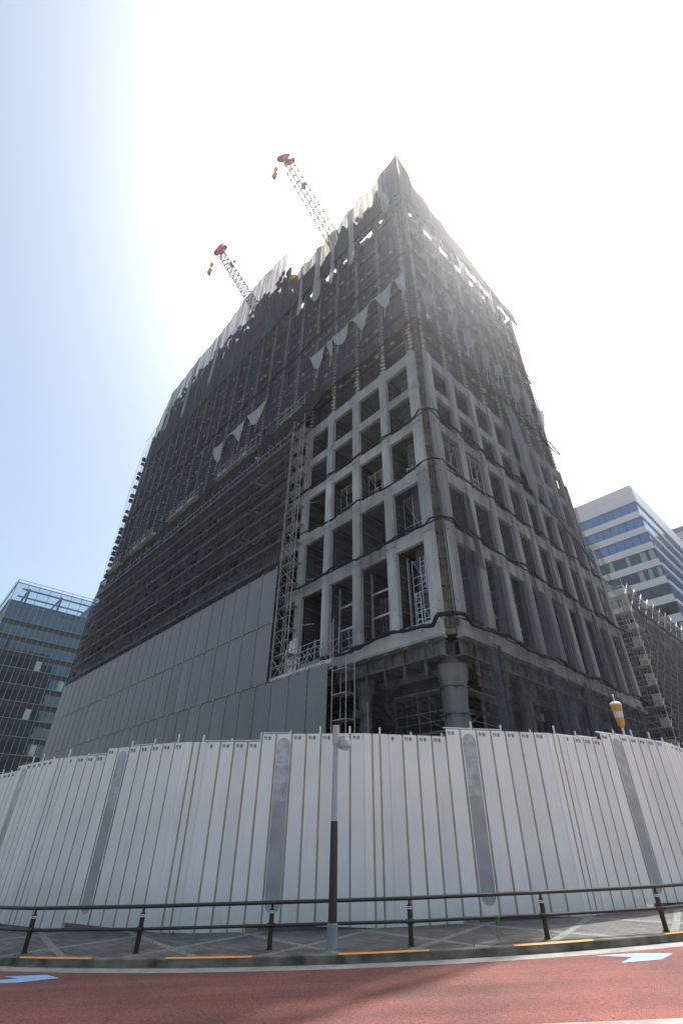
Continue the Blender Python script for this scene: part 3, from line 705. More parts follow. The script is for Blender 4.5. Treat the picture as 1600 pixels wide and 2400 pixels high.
net('L', -.4, 20.8, 58.2, 66, .4, M['net_high'], 'topmost dark net of the left face, scalloped along its upper edge', topf=scallop(LTOP), group=G1, seed=1)
net('L', 20.9, 61.5, 58.2, 75, .4, M['net_raised'], 'high raised dark net on the left face below the booms', topf=scallop([(20.9, 76.4), (22.3, 76.8), (28.4, 78.3), (33.4, 78.0), (37.1, 76.5), (41.2, 75.9), (47.5, 76.2), (58.1, 74.8), (60.5, 68.1), (61.5, 67.9)], .25), group=G1, seed=2)
b = MB(); z = 19.5
while z < 66:
    if rnd.random() < .7: b.box((-.3, 64.2, z), (.5, 64.2 + rnd.uniform(.4, .9), z + rnd.uniform(.25, .6)))
    z += rnd.uniform(.6, 1.2)
part('edge_stub', b, M['core'], bd)
net('L', 61.5, 65.3, 36, 66, .4, M['net_low'], 'narrow dark net on the far left edge of the building', topf=smooth_tab([(61.5, 67.9), (65, 66.9)]), group=G1, seed=3)
net('L', -.4, 61.5, 46.4, 58.35, .42, M['net'], 'second dark net from the top, left face', group=G1, seed=4)
net('L', -.4, 61.5, 36.2, 46.5, .44, M['net'], 'third dark net from the top, left face, above the scaffolding', group=G1, seed=5, sag=.12)
net('L', -.4, 13.8, 25.9, 36.3, .40, M['net_low'], 'thin net over the upper rows of the left window grid', group=G1, seed=6, sag=.1)
net('L', -.4, 12.0, 17.2, 21.5, .38, M['net_low'], 'thin net over the second window row of the left face', group=G1, seed=7)
net('L', 4.0, 9.6, 11.4, 17.2, .36, M['net_low'], 'thin net over the lowest row of tall windows on the left face', group=G1, seed=8, amp=.06)
net('L', -.42, 2.5, 56.5, 67, .46, M['net_apex'], 'lapped dark net wrapping the topmost corner, left side', topf=smooth_tab([(-.42, 67.9), (2.5, 67.0)]), group=G1, seed=21, amp=.08, hem=False)
net('L', 2.5, 20.8, 57.9, 64.6, .5, M['net_apex'], 'lapped dark net along the foot of the scalloped roof net, left face', topf=lambda s: 61.6 + 1.9 * math.sin(s * .9) + 1.2 * math.sin(s * 2.3 + 1), group=G1, seed=23, amp=.08, hem=False)
net('R', -.42, 1.8, 56.5, 67, .46, M['net_apex'], 'lapped dark net wrapping the topmost corner, right side', topf=smooth_tab([(-.42, 67.9), (1.8, 66.0)]), group=G2, seed=22, amp=.08, hem=False)
net('R', 1.8, 22.5, 57.4, 64, .5, M['net_apex'], 'lapped dark net along the roof edge of the right face', topf=lambda s: 64.0 - .22 * s + .4 * math.sin(s * 1.9), group=G2, seed=24, amp=.1, hem=False)
RTOP = [(-.4, 67.7), (.9, 66.4), (3.9, 64.8), (6.3, 64.8), (9.4, 62.8), (11.4, 63.0), (13.4, 62.0), (15.9, 60.6), (18.7, 60.2), (19.6, 61.4), (22.5, 61.3)]
net('R', -.4, 22.6, 57.6, 66, .4, M['net_high'], 'topmost dark net of the right face, scalloped along its upper edge', topf=scallop(RTOP, .8), group=G2, seed=11)
net('R', -.4, 22.7, 46.4, 57.75, .42, M['net'], 'second dark net from the top across the right face', group=G2, seed=12, botf=smooth_tab([(0, 47.2), (8, 46), (25, 45.5)]))
net('R', -.4, 22.8, 35.6, 46.5, .44, M['net'], 'third dark net from the top across the right face', group=G2, seed=13, topf=smooth_tab([(0, 47.3), (8, 46.1), (25, 45.6)]))
net('R', -.4, 13.2, 25.9, 35.7, .40, M['net_mid'], 'thin net over the upper window rows of the right face near the corner', group=G2, seed=14, sag=.1)
net('R', 13.0, 22.9, 21.6, 35.7, .40, M['net'], 'dark net over the upper far part of the right face', group=G2, seed=15, amp=.16, botf=smooth_tab([(13, 26.2), (19, 24.5), (25.5, 21.9)]))
net('R', -.4, 25.6, 17.2, 25.9, .38, M['net_mid'], 'thin net over the second and third window rows of the right face', group=G2, seed=16, amp=.14)
net('R', .3, 25.6, 11.3, 17.2, .36, M['net_mid'], 'thin net over the tall lowest windows of the right face', group=G2, seed=17, amp=.16)
net('R', .9, 25.6, 3.0, 11.3, .34, M['net_mid'], 'thin net before the open steel ground storey on the right face', group=G2, seed=18, amp=.18)
net('L', .9, 7.2, 3.0, 10.4, .1, M['net_low'], 'very thin net in the open ground storey left of the corner column', group=G1, seed=19, amp=.05)
# gathered black net rolls running round the corner
def roll(z, sL, sR, r, lab, seed):
    r2 = random.Random(seed); pts = []; rv = []
    def wob(s, face):
        near = abs(math.sin(math.pi * s / 6.06 + seed)); return z - .35 * near * (1 if s > .6 else 0) + .06 * r2.uniform(-1, 1)
    s = sL
    while s > .25: pts.append(fp('L', s, -.52 + .03 * r2.uniform(-1, 1), wob(s, 'L'))); rv.append(r * r2.uniform(.6, 1.25)); s -= .33
    pts.append((-.35, -.35 + .1, z - .05)); rv.append(r * 1.1)
    s = .2
    while s < sR: pts.append(fp('R', s, -.52 + .03 * r2.uniform(-1, 1), wob(s, 'R'))); rv.append(r * r2.uniform(.6, 1.25)); s += .33
    b = MB(); b.path(pts, r, 6, rv)
    for p in pts[::4]:
        b.tube(p, (p[0], p[1], p[2] - r2.uniform(.1, .35)), .012, 4)
    return solo('net_roll', b, M['rope'], lab, 'rolled net', 'rolled up net edges tied round the building', frame=BF, origin=(-.3, -.3, z))
roll(11.5, 10.8, 25.1, .11, 'thick black rolled net just above the ground storey', 1)
roll(17.35, 13.6, 25.1, .075, 'black net roll above the tall lowest windows', 2)
roll(21.7, 12.6, 25.1, .065, 'black net roll between the second and third window rows', 3)
roll(26.1, 13.2, 13.6, .07, 'black net roll between the third and fourth window rows', 4)
roll(36.2, 12.8, 22.7, .055, 'thin black net seam just above the clad window grid', 5)
roll(46.5, 61, 22.7, .055, 'thin black net seam two tiers below the roof', 6)
roll(58.3, 20.5, 22.5, .055, 'thin black net seam one tier below the roof', 7)
# loose pale flaps
def flap(face, s0, s1, zt, zb, tip, lab, m='net_flap', grp='pale loose net flaps hanging in a row', off=.75, curl=.25):
    b = MB(); n, k_ = 6, 6
    for i in range(n + 1):
        u = i / n; s = s0 + (s1 - s0) * u
        depth = 1 - abs(u - tip) / (tip if u < tip else 1 - tip)
        z1_ = zt - .25 * math.sin(math.pi * u); z0_ = zt + (zb - zt) * (.10 + .90 * max(0, depth) ** (.7 + .5 * abs(math.sin(s0 * 3.7)))) + .3 * math.sin(s0 * 5 + u * 9)
        for j in range(k_ + 1):
            t = j / k_; b.v.append(fp(face, s + .12 * math.sin(t * 3 + s), -(off + curl * math.sin(u * 7 + t * 2) * t), z1_ + (z0_ - z1_) * t + .12 * math.sin(i * 2.3 + s * 3) * t))
    q = k_ + 1; b.f = [(i * q + j, i * q + j + 1, (i + 1) * q + j + 1, (i + 1) * q + j) for i in range(n) for j in range(k_)]
    o = solo('net_flap', b, M[m], lab, 'net flap', grp, frame=BF, smooth=True, origin=fp(face, (s0 + s1) / 2, -off, zt))
    h = MB(); zz = min(v[2] for v in b.v); tp = next(v for v in b.v if v[2] == zz); h.path([tp, (tp[0] - .05, tp[1] + .06, zz - .7), (tp[0] - .12, tp[1], zz - 1.3)], .018, 4); part('tie_cord', h, M['white'], o)
FL = [('L', 10.0, 12.7, .55, 'pale net flap furthest left of the row beside the window grid'), ('L', 9.2, 10.0, .5, 'small bright net flap second from the left beside the window grid'),
      ('L', 6.9, 9.2, .6, 'pale net flap third from the left in the upper row'), ('L', 3.9, 6.8, .45, 'wide pale net flap in the middle of the left face row'),
      ('L', 1.4, 3.8, .45, 'pale net flap on the left face near the corner'), ('L', -.2, 1.3, .4, 'pale net flap right at the building corner, left side'),
      ('L', 24.2, 28.4, .3, 'large pale flap far along the left face, the lower left one of two pairs'), ('L', 20.0, 24.0, .6, 'pale flap far along the left face with a bright right half')]
for f_, a, b_, tip, lab in FL: flap(f_, a, b_, 43.1, 40.2, tip, lab, curl=.2)
flap('L', 28.8, 31.5, 42.9, 39.6, .4, 'pale folded net flap at the far left end of the row of flaps')
FR = [(-.2, 2.4, 41.3, 38.4), (3.6, 5.4, 41.4, 39.0), (5.6, 8.2, 41.1, 38.2), (8.9, 10.2, 41.0, 37.8), (10.6, 12.5, 40.9, 38.2), (13.6, 15.6, 40.8, 37.4), (16.2, 17.4, 40.6, 37.4), (18.6, 20.4, 40.5, 37.0)]
for i, (a, b_, zt, zb) in enumerate(FR):
    flap('R', a, b_, zt, zb, .5, ['pale net flap beside the corner on the right face', 'second pale flap from the corner on the right face', 'third pale flap from the corner on the right face', 'bright narrow flap fourth from the corner on the right face',
        'fifth flap from the corner on the right face, squarish', 'sixth flap from the corner on the right face', 'small seventh flap from the corner on the right face', 'last pale flap of the row on the right face'][i], m='net_pale', grp='pale net flaps on the right face')
ST = [('L', 1.1, 2.2, 67.0, 56.8), ('L', 6.5, 7.5, 67.0, 53.6), ('L', 9.7, 10.5, 66.2, 54.0), ('L', 12.2, 13.5, 66.2, 53.6), ('L', 15.8, 16.6, 66, 54.5), ('L', 39.0, 40.2, 74.5, 62), ('L', 47.5, 49.0, 74.5, 61), ('L', 55.0, 56.6, 74, 63),
      ('R', 9.0, 10.2, 57.4, 53.0), ('R', 12.4, 13.4, 57.4, 53.4), ('R', 15.2, 16.2, 60, 53.8), ('R', 19.6, 20.6, 56.8, 50.5)]
SL = ['pale doubled net strip nearest the roof corner', 'pale net strip with a pointed foot, second from the roof corner', 'narrow twisted pale net strip, third from the roof corner', 'broad pale net strip with a rounded foot, fourth from the corner',
      'narrow pale net strip beside the raised net', 'pale strip on the raised net, nearest of three', 'pale strip on the raised net, middle of three', 'pale strip on the raised net, furthest left of three',
      'faint pale strip under the roof edge, nearest the corner on the right face', 'faint pale strip second from the corner on the right face', 'faint pale strip reaching the roof net on the right face', 'faint pale strip above the far flaps on the right face', 'pale strip at the far edge of the right face']
for i, (f_, a, b_, zt, zb) in enumerate(ST):
    r2 = random.Random(i + 50); bb = MB(); n, k_ = 4, 16; cx = (a + b_) / 2
    for u in range(n + 1):
        for j in range(k_ + 1):
            t = j / k_; wv = (b_ - a) / 2 * (1 + .12 * math.sin(t * 5 + i)) * (1 if t < .86 else math.sqrt(max(.06, 1 - ((t - .86) / .14) ** 2)))
            bb.v.append(fp(f_, cx + (u / n * 2 - 1) * wv + .12 * math.sin(t * 4 + i * 2), -(.56 + .08 * math.sin(u * 2.1 + t * 5)), zt + (zb - zt) * t))
    q = k_ + 1; bb.f = [(u * q + j, u * q + j + 1, (u + 1) * q + j + 1, (u + 1) * q + j) for u in range(n) for j in range(k_)]
    solo('net_strip', bb, M['net_top'], SL[i], 'net strip', 'pale doubled net strips under the roof', frame=BF, smooth=True, origin=fp(f_, cx, -.5, zb))
# long drape on the right face
bb = MB(); n, k_ = 12, 22
for u in range(n + 1):
    for j in range(k_ + 1):
        t = j / k_; uu = u / n * 2 - 1; wv = 1.25 - .5 * t if t < .8 else (.85 - .75 * ((t - .8) / .2) ** 1.5)
        bb.v.append(fp('R', 12.2 + 1.0 * t + uu * wv + .1 * math.sin(t * 6), -(.62 + .16 * math.sin(uu * 6 + t * 2)), 35.2 + (25.4 - 35.2) * t - .3 * (1 - abs(uu)) * t))
q = k_ + 1; bb.f = [(u * q + j, u * q + j + 1, (u + 1) * q + j + 1, (u + 1) * q + j) for u in range(n) for j in range(k_)]
solo('hanging_sheet', bb, M['net_pale'], 'long pale bluish sheet bundled and hanging down the middle of the right face', 'hanging sheet', frame=BF, smooth=True, origin=fp('R', 13, -.6, 25.3))
# wrapped cloth on the corner column
bb = MB(); n = 28
zz_ = [0, 3, 5.2, 6.4, 6.9, 7.6, 8.6, 9.2, 9.6]; rr_ = [.60, .60, .60, .62, .58, .57, .62, .80, .82]
for j, (z, r) in enumerate(zip(zz_, rr_)):
    for u in range(n):
        a = 2 * math.pi * u / n; r_ = r + .06 * math.sin(a * 4 + z * .9) + .045 * math.sin(a * 9 - z * 1.3)
        bb.v.append((1.75 + r_ * math.cos(a), 1.6 + r_ * math.sin(a), z))
bb.f = [(j * n + u, j * n + (u + 1) % n, (j + 1) * n + (u + 1) % n, (j + 1) * n + u) for j in range(len(zz_) - 1) for u in range(n)]
bb.path([(1.75 + .84 * math.cos(a), 1.6 + .84 * math.sin(a), 6.15 + .1 * math.sin(a * 3)) for a in [i * .5 for i in range(13)]], .11, 6)
solo('column_wrap', bb, M['sheet'], 'grey cloth wrapped and tied round the corner steel column', 'cloth wrap', frame=BF, smooth=True, origin=(1.75, 1.6, 0))
# hanging folded nets in front of the lower right storeys
for i, (s, w_, zt, zb) in enumerate([(1.6, .5, 17.2, 11.5), (2.5, .35, 20, 15), (4.4, .5, 16.5, 11.4), (9.2, .5, 16.8, 11.2), (12.2, .6, 16.6, 11.2), (15.1, .5, 16.8, 11.2), (18.2, .5, 16.8, 11.2), (2.6, .55, 10.6, 3), (3.2, .3, 10.6, 3), (8.8, .45, 10.6, 3), (13.2, .5, 10.6, 3), (18.4, .6, 10.6, 3), (22.0, .6, 10.6, 3)]):
    bb = MB(); n, k_ = 8, 10
    for u in range(n + 1):
        for j in range(k_ + 1):
            t = j / k_; bb.v.append(fp('R', s + (u / n * 2 - 1) * w_ * (.5 + .5 * t) + .35 * t * math.sin(i * 2.3), -(.50 + .09 * math.sin(u * 2.2 + i + t)), zt + (zb - zt) * t))
    q = k_ + 1; bb.f = [(u * q + j, u * q + j + 1, (u + 1) * q + j + 1, (u + 1) * q + j) for u in range(n) for j in range(k_)]
    solo('bunched_net', bb, M['net'], 'bunched dark net in folds, ' + ['nearest the corner over the tall windows', 'over the second window row near the corner', 'across the second tall window of the right face', 'across the fourth tall window of the right face',
         'across the fifth tall window of the right face', 'across the sixth tall window of the right face', 'across the seventh tall window of the right face', 'just right of the wrapped corner column', 'second fold right of the wrapped corner column',
         'beside the second steel column of the right face', 'left of the third steel column of the right face', 'right of the third steel column of the right face', 'in the last open bay of the right face'][i],
         'bunched net', 'bunched nets hanging on the lower right face', frame=BF, smooth=True, origin=fp('R', s, -.5, zb))
# ------------------------------------------------------------------ scaffolds
def pipes(mb, p, q, r=.03): mb.tube(p, q, r, 4)
sca = thing('scaffold', 'long mesh covered scaffold of steel pipes standing along the left face', 'scaffold', (-1.2, 14, 0), BF)
Y0, Y1 = 14.0, 62.3; bay = 1.83; lifts = [.2 + 1.78 * i for i in range(19)]       # up to about 32.2
ys = [Y0 + bay * i for i in range(int((Y1 - Y0) / bay) + 1)] + [Y1]
for xx in (-1.15, -.45):
    b = MB()
    for y in ys: b.tube((xx, y, 8), (xx, y, 33.2), .032, 4)
    part('standard', b, M['galv_dull'], sca, kind='stuff')
for li, z in enumerate(lifts):
    if z < 9: continue
    b = MB(); r2 = random.Random(li)
    for y0, y1 in zip(ys, ys[1:]):
        if r2.random() < .95: b.box((-.78, y0 + .03, z), (-.50, y1 - .03, z + .05))
        if r2.random() < .8: b.box((-1.08, y0 + .03, z), (-.82, y1 - .03, z + .05))
    part('deck', b, M['deck'], sca)
    b = MB()
    for zz in (z, z + .95): b.box((-1.19, Y0, zz - .03), (-1.13, Y1, zz + .03))
    b.box((-1.2, Y0, z + .05), (-1.17, Y1, z + .22)); b.box((-.48, Y0, z - .03), (-.42, Y1, z + .03))
    part('guard_rail', b, M['galv_dull'], sca)
    b = MB()
    for i, (y0, y1) in enumerate(zip(ys, ys[1:])):
        b.tube((-1.15, y0, z), (-1.15, y1, z + 1.7), .02, 3); b.tube((-1.15, y1, z), (-1.15, y0, z + 1.7), .02, 3)
        b.tube((-1.15, y0, z), (-.45, y0, z), .03, 4)
        if r2.random() < .5: b.tube((-.5, y0, z), (.3, y0, z), .035, 4)
        if r2.random() < .45:   # jacks, clamps and boxes on the deck
            yy = r2.uniform(y0, y1); b.box((-.9, yy, z + .05), (-.6, yy + r2.uniform(.2, .7), z + r2.uniform(.2, .7)))
    part('cross_brace', b, M['galv_dull'], sca)
for i in range(9):      # zig-zag stair flights
    b = MB(); y = 19 + i * 0.0 + (i % 2) * .0
    z = 19.8 + i * 1.6; b.prism([(-1.05, 18.0 + (i % 2) * 2.6, z), (-1.05, 18.3 + (i % 2) * 2.6, z), (-1.05, 20.6 - (i % 2) * 2.6, z + 1.6), (-1.05, 20.3 - (i % 2) * 2.6, z + 1.6)], (.5, 0, 0))
    part('stair', b, M['deck'], sca)
# mesh over it, in lacing tiers; folded band on top
for i, (z0, z1) in enumerate([(19.0, 22.6), (22.6, 27.7), (27.7, 32.4)]):
    o = net('L', 14.0, 62.4, z0, z1, 1.28, M['net_scaf'], ['scaffold mesh tier just above the grey soundproof sheets', 'middle scaffold mesh tier', 'upper scaffold mesh tier below the folded band'][i], name='scaffold_mesh', amp=.015, ds=.9, cat='scaffold mesh', group='mesh tiers on the long scaffold', seed=30 + i)
    for y in ys[::3]: part('mesh_seam', MB().box((-1.315, y - .022, z0), (-1.30, y + .022, z1)), M['rope'], o)
net('L', 10.5, 62.6, 32.3, 35.4, 1.0, M['net_band'], 'crumpled dark net band folded over the top of the scaffold', name='net_band', amp=.16, ds=.3, dz=.5, cat='net band', topf=smooth_tab([(10.5, 37.0), (14, 36), (20, 35.4), (63, 35.0)]), botf=smooth_tab([(10.5, 34.8), (14, 32.8), (20, 32.4), (63, 32.2)]), seed=40)
# brackets and gangways hanging between band and upper net
gw = thing('gangway', 'broken row of hanging gangway brackets above the folded net band', 'gangway', (-.8, 14, 35.6), BF)
b = MB(); c_ = MB(); r2 = random.Random(5)
for y in [12.6 + 1.01 * i for i in range(48)]:
    if (int(y / 4) % 3) != 1:
        c_.box((-1.15, y, 36.0), (-.45, y + .95, 36.07)); b.tube((-1.1, y, 36.1), (-1.1, y, 37.3), .03, 4); b.tube((-1.1, y, 37.2), (-1.1, y + 1, 37.2), .025, 4); b.tube((-1.1, y, 36.1), (-.3, y + .8, 37.2), .025, 4); b.tube((-1.1, y, 36.6), (-1.1, y + 1, 36.6), .025, 4)
        if r2.random() < .3: c_.box((-1.0, y + .1, 36.05), (-.5, y + .7, 36.07 + r2.uniform(.3, .8)))
    elif b.v: part('railing', b, M['galv_dull'], gw); part('deck', c_, M['deck'], gw); b = MB(); c_ = MB()
if b.v: part('railing', b, M['galv_dull'], gw); part('deck', c_, M['deck'], gw)
# stepped open scaffold tower between sheets and window grid
tw = thing('scaffold_tower', 'narrow open scaffold tower between the scaffold mesh and the pale window grid', 'scaffold', (-.8, 13, 10.4), BF)
b = MB(); c_ = MB(); d_ = MB()
for x in (-1.1, -.4):
    for y in (12.35, 13.95): b.tube((x, y, 10.4), (x, y, 34.5), .035, 5)
    b.tube((x, 12.75, 10.4), (x, 12.75, 33), .025, 5)
for i in range(14):
    z = 10.5 + i * 1.72
    for x in (-1.1, -.4): b.tube((x, 12.35, z), (x, 13.95, z), .03, 4); d_.tube((x, 12.35, z), (x, 13.95, z + 1.7), .022, 4)
    for y in (12.35, 13.95): b.tube((-1.1, y, z), (-.4, y, z), .03, 4); b.tube((-1.1, y, z + .9), (-.4, y, z + .9), .025, 4)
    b.tube((-1.1, 12.35, z + .9), (-1.1, 13.95, z + .9), .025, 4)
    part('deck', MB().box((-1.05, 12.4, z), (-.45, 13.9 if i % 2 else 13.1, z + .06)), M['deck'], tw)
    if i % 2 == 0: b.tube((-.4, 12.35, z + .3), (.2, 11.2, z + .3), .03, 4)
part('frame', b, M['galv_dull'], tw); part('cross_brace', d_, M['galv_dull'], tw)
sg = thing('scaffold_stage', 'low scaffold stage with railings and braces above the lower grey sheets', 'scaffold', (-.8, 11, 10.4), BF)
b = MB(); c_ = MB(); d_ = MB()
for i in range(5):
    y = 7.95 + i * 1.48
    for x in (-1.15, -.5): b.tube((x, y, 10.3), (x, y, 12.35 if i else 13.0), .035, 5)
    if i < 4:
        for x in (-1.15, -.5):
            b.tube((x, y, 11.5), (x, y + 1.48, 11.5), .028, 4); b.tube((x, y, 12.2), (x, y + 1.48, 12.2), .028, 4); d_.tube((x, y, 10.5), (x, y + 1.48, 12.1), .02, 4); d_.tube((x, y, 12.1), (x, y + 1.48, 10.5), .02, 4)
c_.box((-1.15, 7.9, 10.44), (-.85, 13.95, 10.52)); c_.box((-.80, 7.9, 10.44), (-.5, 13.95, 10.52)); c_.box((-1.22, 7.8, 10.52), (-1.19, 14, 10.78)); c_.box((-1.2, 7.8, 10.2), (-1.1, 14, 10.3))
part('railing', b, M['galv_dull'], sg); part('deck', c_, M['deck'], sg); part('cross_brace', d_, M['galv_dull'], sg)
part('loose_sheet', MB().prism([(-.42, 12.1, 10.6), (-.42, 13.5, 10.5), (-.35, 13.1, 13.3), (-.30, 12.3, 13.5)], (-.03, 0, 0)), M['fence'], sg)
gs = thing('scaffold_tower', 'scaffold tower beside the right edge of the lower grey sheets', 'scaffold', (-.8, 7.4, 0), BF)
b = MB(); c_ = MB()
for y in (6.6, 7.75):
    for x in (-1.15, -.5): b.tube((x, y, 0), (x, y, 13.2 if (x < -1 and y > 7) else 10.6), .035, 5)
for i in range(8):
    z = .6 + i * 1.35
    for x in (-1.15, -.5): b.tube((x, 6.6, z), (x, 7.75, z), .025, 4)
    for y in (6.6, 7.75): b.tube((-1.15, y, z), (-.5, y, z), .025, 4)
    part('deck', MB().box((-1.1, 6.65, z), (-.55, 7.7, z + .05)), M['deck'], gs)
b.tube((-.2, 5.9, 0), (-.2, 5.9, 8.2), .025, 5)
part('frame', b, M['galv_dull'], gs)
# scaffolds inside the window bays
def inner(face, s0, s1, z0, z1, lab, d0=.75, d1=1.7, ladder=False, mm='galv'):
    t_ = thing('interior_scaffold', lab, 'scaffold', fp(face, (s0 + s1) / 2, d0, z0), BF, 'small scaffolds inside the window bays')
    b = MB(); c_ = MB(); h = z1 - z0; n = max(1, int(h / 1.7))
    ss = [s0, (s0 + s1) / 2, s1]
    for d in (d0, d1):
        for s in ss: b.tube(fp(face, s, d, z0), fp(face, s, d, z1), .022, 4)
    for i in range(n + 1):
        z = z0 + h * i / n
        for k2 in range(3):
            zz = z + k2 * .5
            if zz < z1: b.tube(fp(face, s0, d0, zz), fp(face, s1, d0, zz), .02, 4)
        b.tube(fp(face, s0, d0, z), fp(face, s0, d1, z), .026, 4); b.tube(fp(face, s1, d0, z), fp(face, s1, d1, z), .026, 4)
        if i: fbox(c_, face, s0 - .1, s1 + .1, d0 + .1, d1 - .1, z - .05, z)
        if i < n: b.tube(fp(face, s0, d0, z), fp(face, s1, d0, z + h / n), .013, 4)
        if ladder and i < n:
            l0 = s0 + (s1 - s0) * (.2 if i % 2 else .6)
            for e in (0, .32): b.tube(fp(face, l0 + e, d0 - .08, z + .05), fp(face, l0 + e, d0 - .08, z + h / n), .025, 4)
            for q in range(6): zz = z + .2 + q * (h / n - .2) / 6; b.tube(fp(face, l0, d0 - .08, zz), fp(face, l0 + .32, d0 - .08, zz), .02, 4)
    part('frame', b, M[mm], t_)
    if c_.v: part('deck', c_, M['deck'], t_)
inner('L', 1.65, 2.9, 11.7, 16.0, 'scaffold with white ladders in the tall window nearest the corner, left face', ladder=True)
inner('L', 1.7, 3.2, 17.5, 20.8, 'scaffold filling the second row window nearest the corner, left face')
inner('L', 1.7, 2.7, 22.0, 23.2, 'short railing in the third row window nearest the corner, left face', d1=1.0)
inner('L', 5.0, 6.3, 22.0, 24.6, 'scaffold in the third row window, second bay of the left face')
inner('L', 8.0, 9.3, 22.0, 25.0, 'scaffold in the third row window, third bay of the left face')
inner('L', 4.9, 6.3, 11.7, 14.8, 'scaffold in the tall window of the second bay, left face', d0=1.5, d1=2.3, mm='galv_dull', ladder=True)
inner('L', 7.9, 9.2, 11.7, 13.4, 'low scaffold in the tall window of the third bay, left face', d0=.9)
inner('R', 1.7, 3.1, 21.9, 25.0, 'scaffold in the third row window nearest the corner, right face', d0=.2, d1=1.1)
inner('R', 4.5, 5.9, 21.9, 25.0, 'scaffold in the third row window of the second bay, right face', d0=.0, d1=.9)
inner('L', 3.0, 6.4, 2.5, 9.0, 'tall dim scaffold standing in the open ground storey, left face', d0=2.6, d1=3.6, mm='galv_dull')
inner('R', 3.6, 7.2, 2.5, 9.2, 'tall dim scaffold standing in the open ground storey, right face', d0=2.4, d1=3.4, mm='galv_dull')
for i, (s0, s1) in enumerate(zip(CR[1:], CR[2:])):
    for k_, z in enumerate((17.5, 22.0)):
        if k_ and i < 1: continue
        b = MB()
        for zz in (.45, .95): b.tube(fp('R', s0 + .45, .6, z + zz), fp('R', s1 - .45, .6, z + zz), .022, 4)
        b.tube(fp('R', (s0 + s1) / 2, .6, z), fp('R', (s0 + s1) / 2, .6, z + 1), .022, 4)
        part('edge_rail', b, M['galv'], bd)
# galvanised window studs and transoms in the tall windows
for face, idx in (('L', (0, 1, 2, 4)), ('R', (0, 1, 2, 4, 6))):
    for i in idx:
        s0, s1 = COLS[face][i] + .45, COLS[face][i + 1] - .45; b = MB(); e = s1 - .18 if face == 'L' else s0 + .1
        fbox(b, face, e, e + .1, .8, .95, 11.65, 16.4)
        if i != 0:
            for z in (11.9, 13.3, 14.9): fbox(b, face, s0 + .1, s1 - .1, .85, .95, z, z + .12)
        part('window_stud', b, M['eyelet'], bd)
part('transom', MB().box((.8, 4.6, 17.75), (.95, 6.4, 17.95)), M['eyelet'], bd)
# ------------------------------------------------------------------ grey soundproof sheets
sh = thing('soundproof_cover', 'smooth grey soundproof sheets laced in tall strips over the lower left scaffold', 'sheeting', (-1.32, 35, 0), BF)
rows = [(14.72, 19.05, 14.0), (10.52, 14.72, 14.0), (6.1, 10.52, 7.95), (1.2, 6.1, 7.95)]
for ri, (z0, z1, ya) in enumerate(rows):
    ye = 62.3; n = round((ye - ya) / 1.83); stp = (ye - ya) / n; cord = MB(); ey = MB()
    for i in range(n):
        y0 = ya + i * stp; y1 = y0 + stp; b = MB(); r2 = random.Random(ri * 100 + i)
        tilt = r2.uniform(-.012, .022); bow = r2.uniform(.01, .04); q = 6; top_sag = .10 if (ri == 2 and i < 3) else .0
        for u in range(q + 1):
            for v in range(5):
                t = u / q; yy = y0 + stp * t; z = z0 + (z1 - z0) * v / 4
                if v == 4: z -= top_sag * math.sin(math.pi * t)
                b.v.append((-1.33 - bow * math.sin(math.pi * t) - tilt * (t - .5), yy, z))
        b.f = [(u * 5 + v, (u + 1) * 5 + v, (u + 1) * 5 + v + 1, u * 5 + v + 1) for u in range(q) for v in range(4)]
        part('sheet', b, M['sheet2'] if r2.random() < .3 else M['sheet'], sh, smooth=True)
        cord.box((-1.36, y0 - .009, z0), (-1.345, y0 + .009, z1))
        ey.box((-1.40, y0 - .05, z1 - .05), (-1.36, y0 + .05, z1 + .03))
        for v in range(9): ey.box((-1.385, y0 - .014, z0 + v * .5 + .2), (-1.37, y0 + .014, z0 + v * .5 + .23))
    cord.box((-1.385, ya, z1 - .02), (-1.36, ye, z1 + .012))
    part('lacing', cord, M['cordm'], sh); part('eyelet_row', ey, M['eyelet'], sh, kind='stuff')
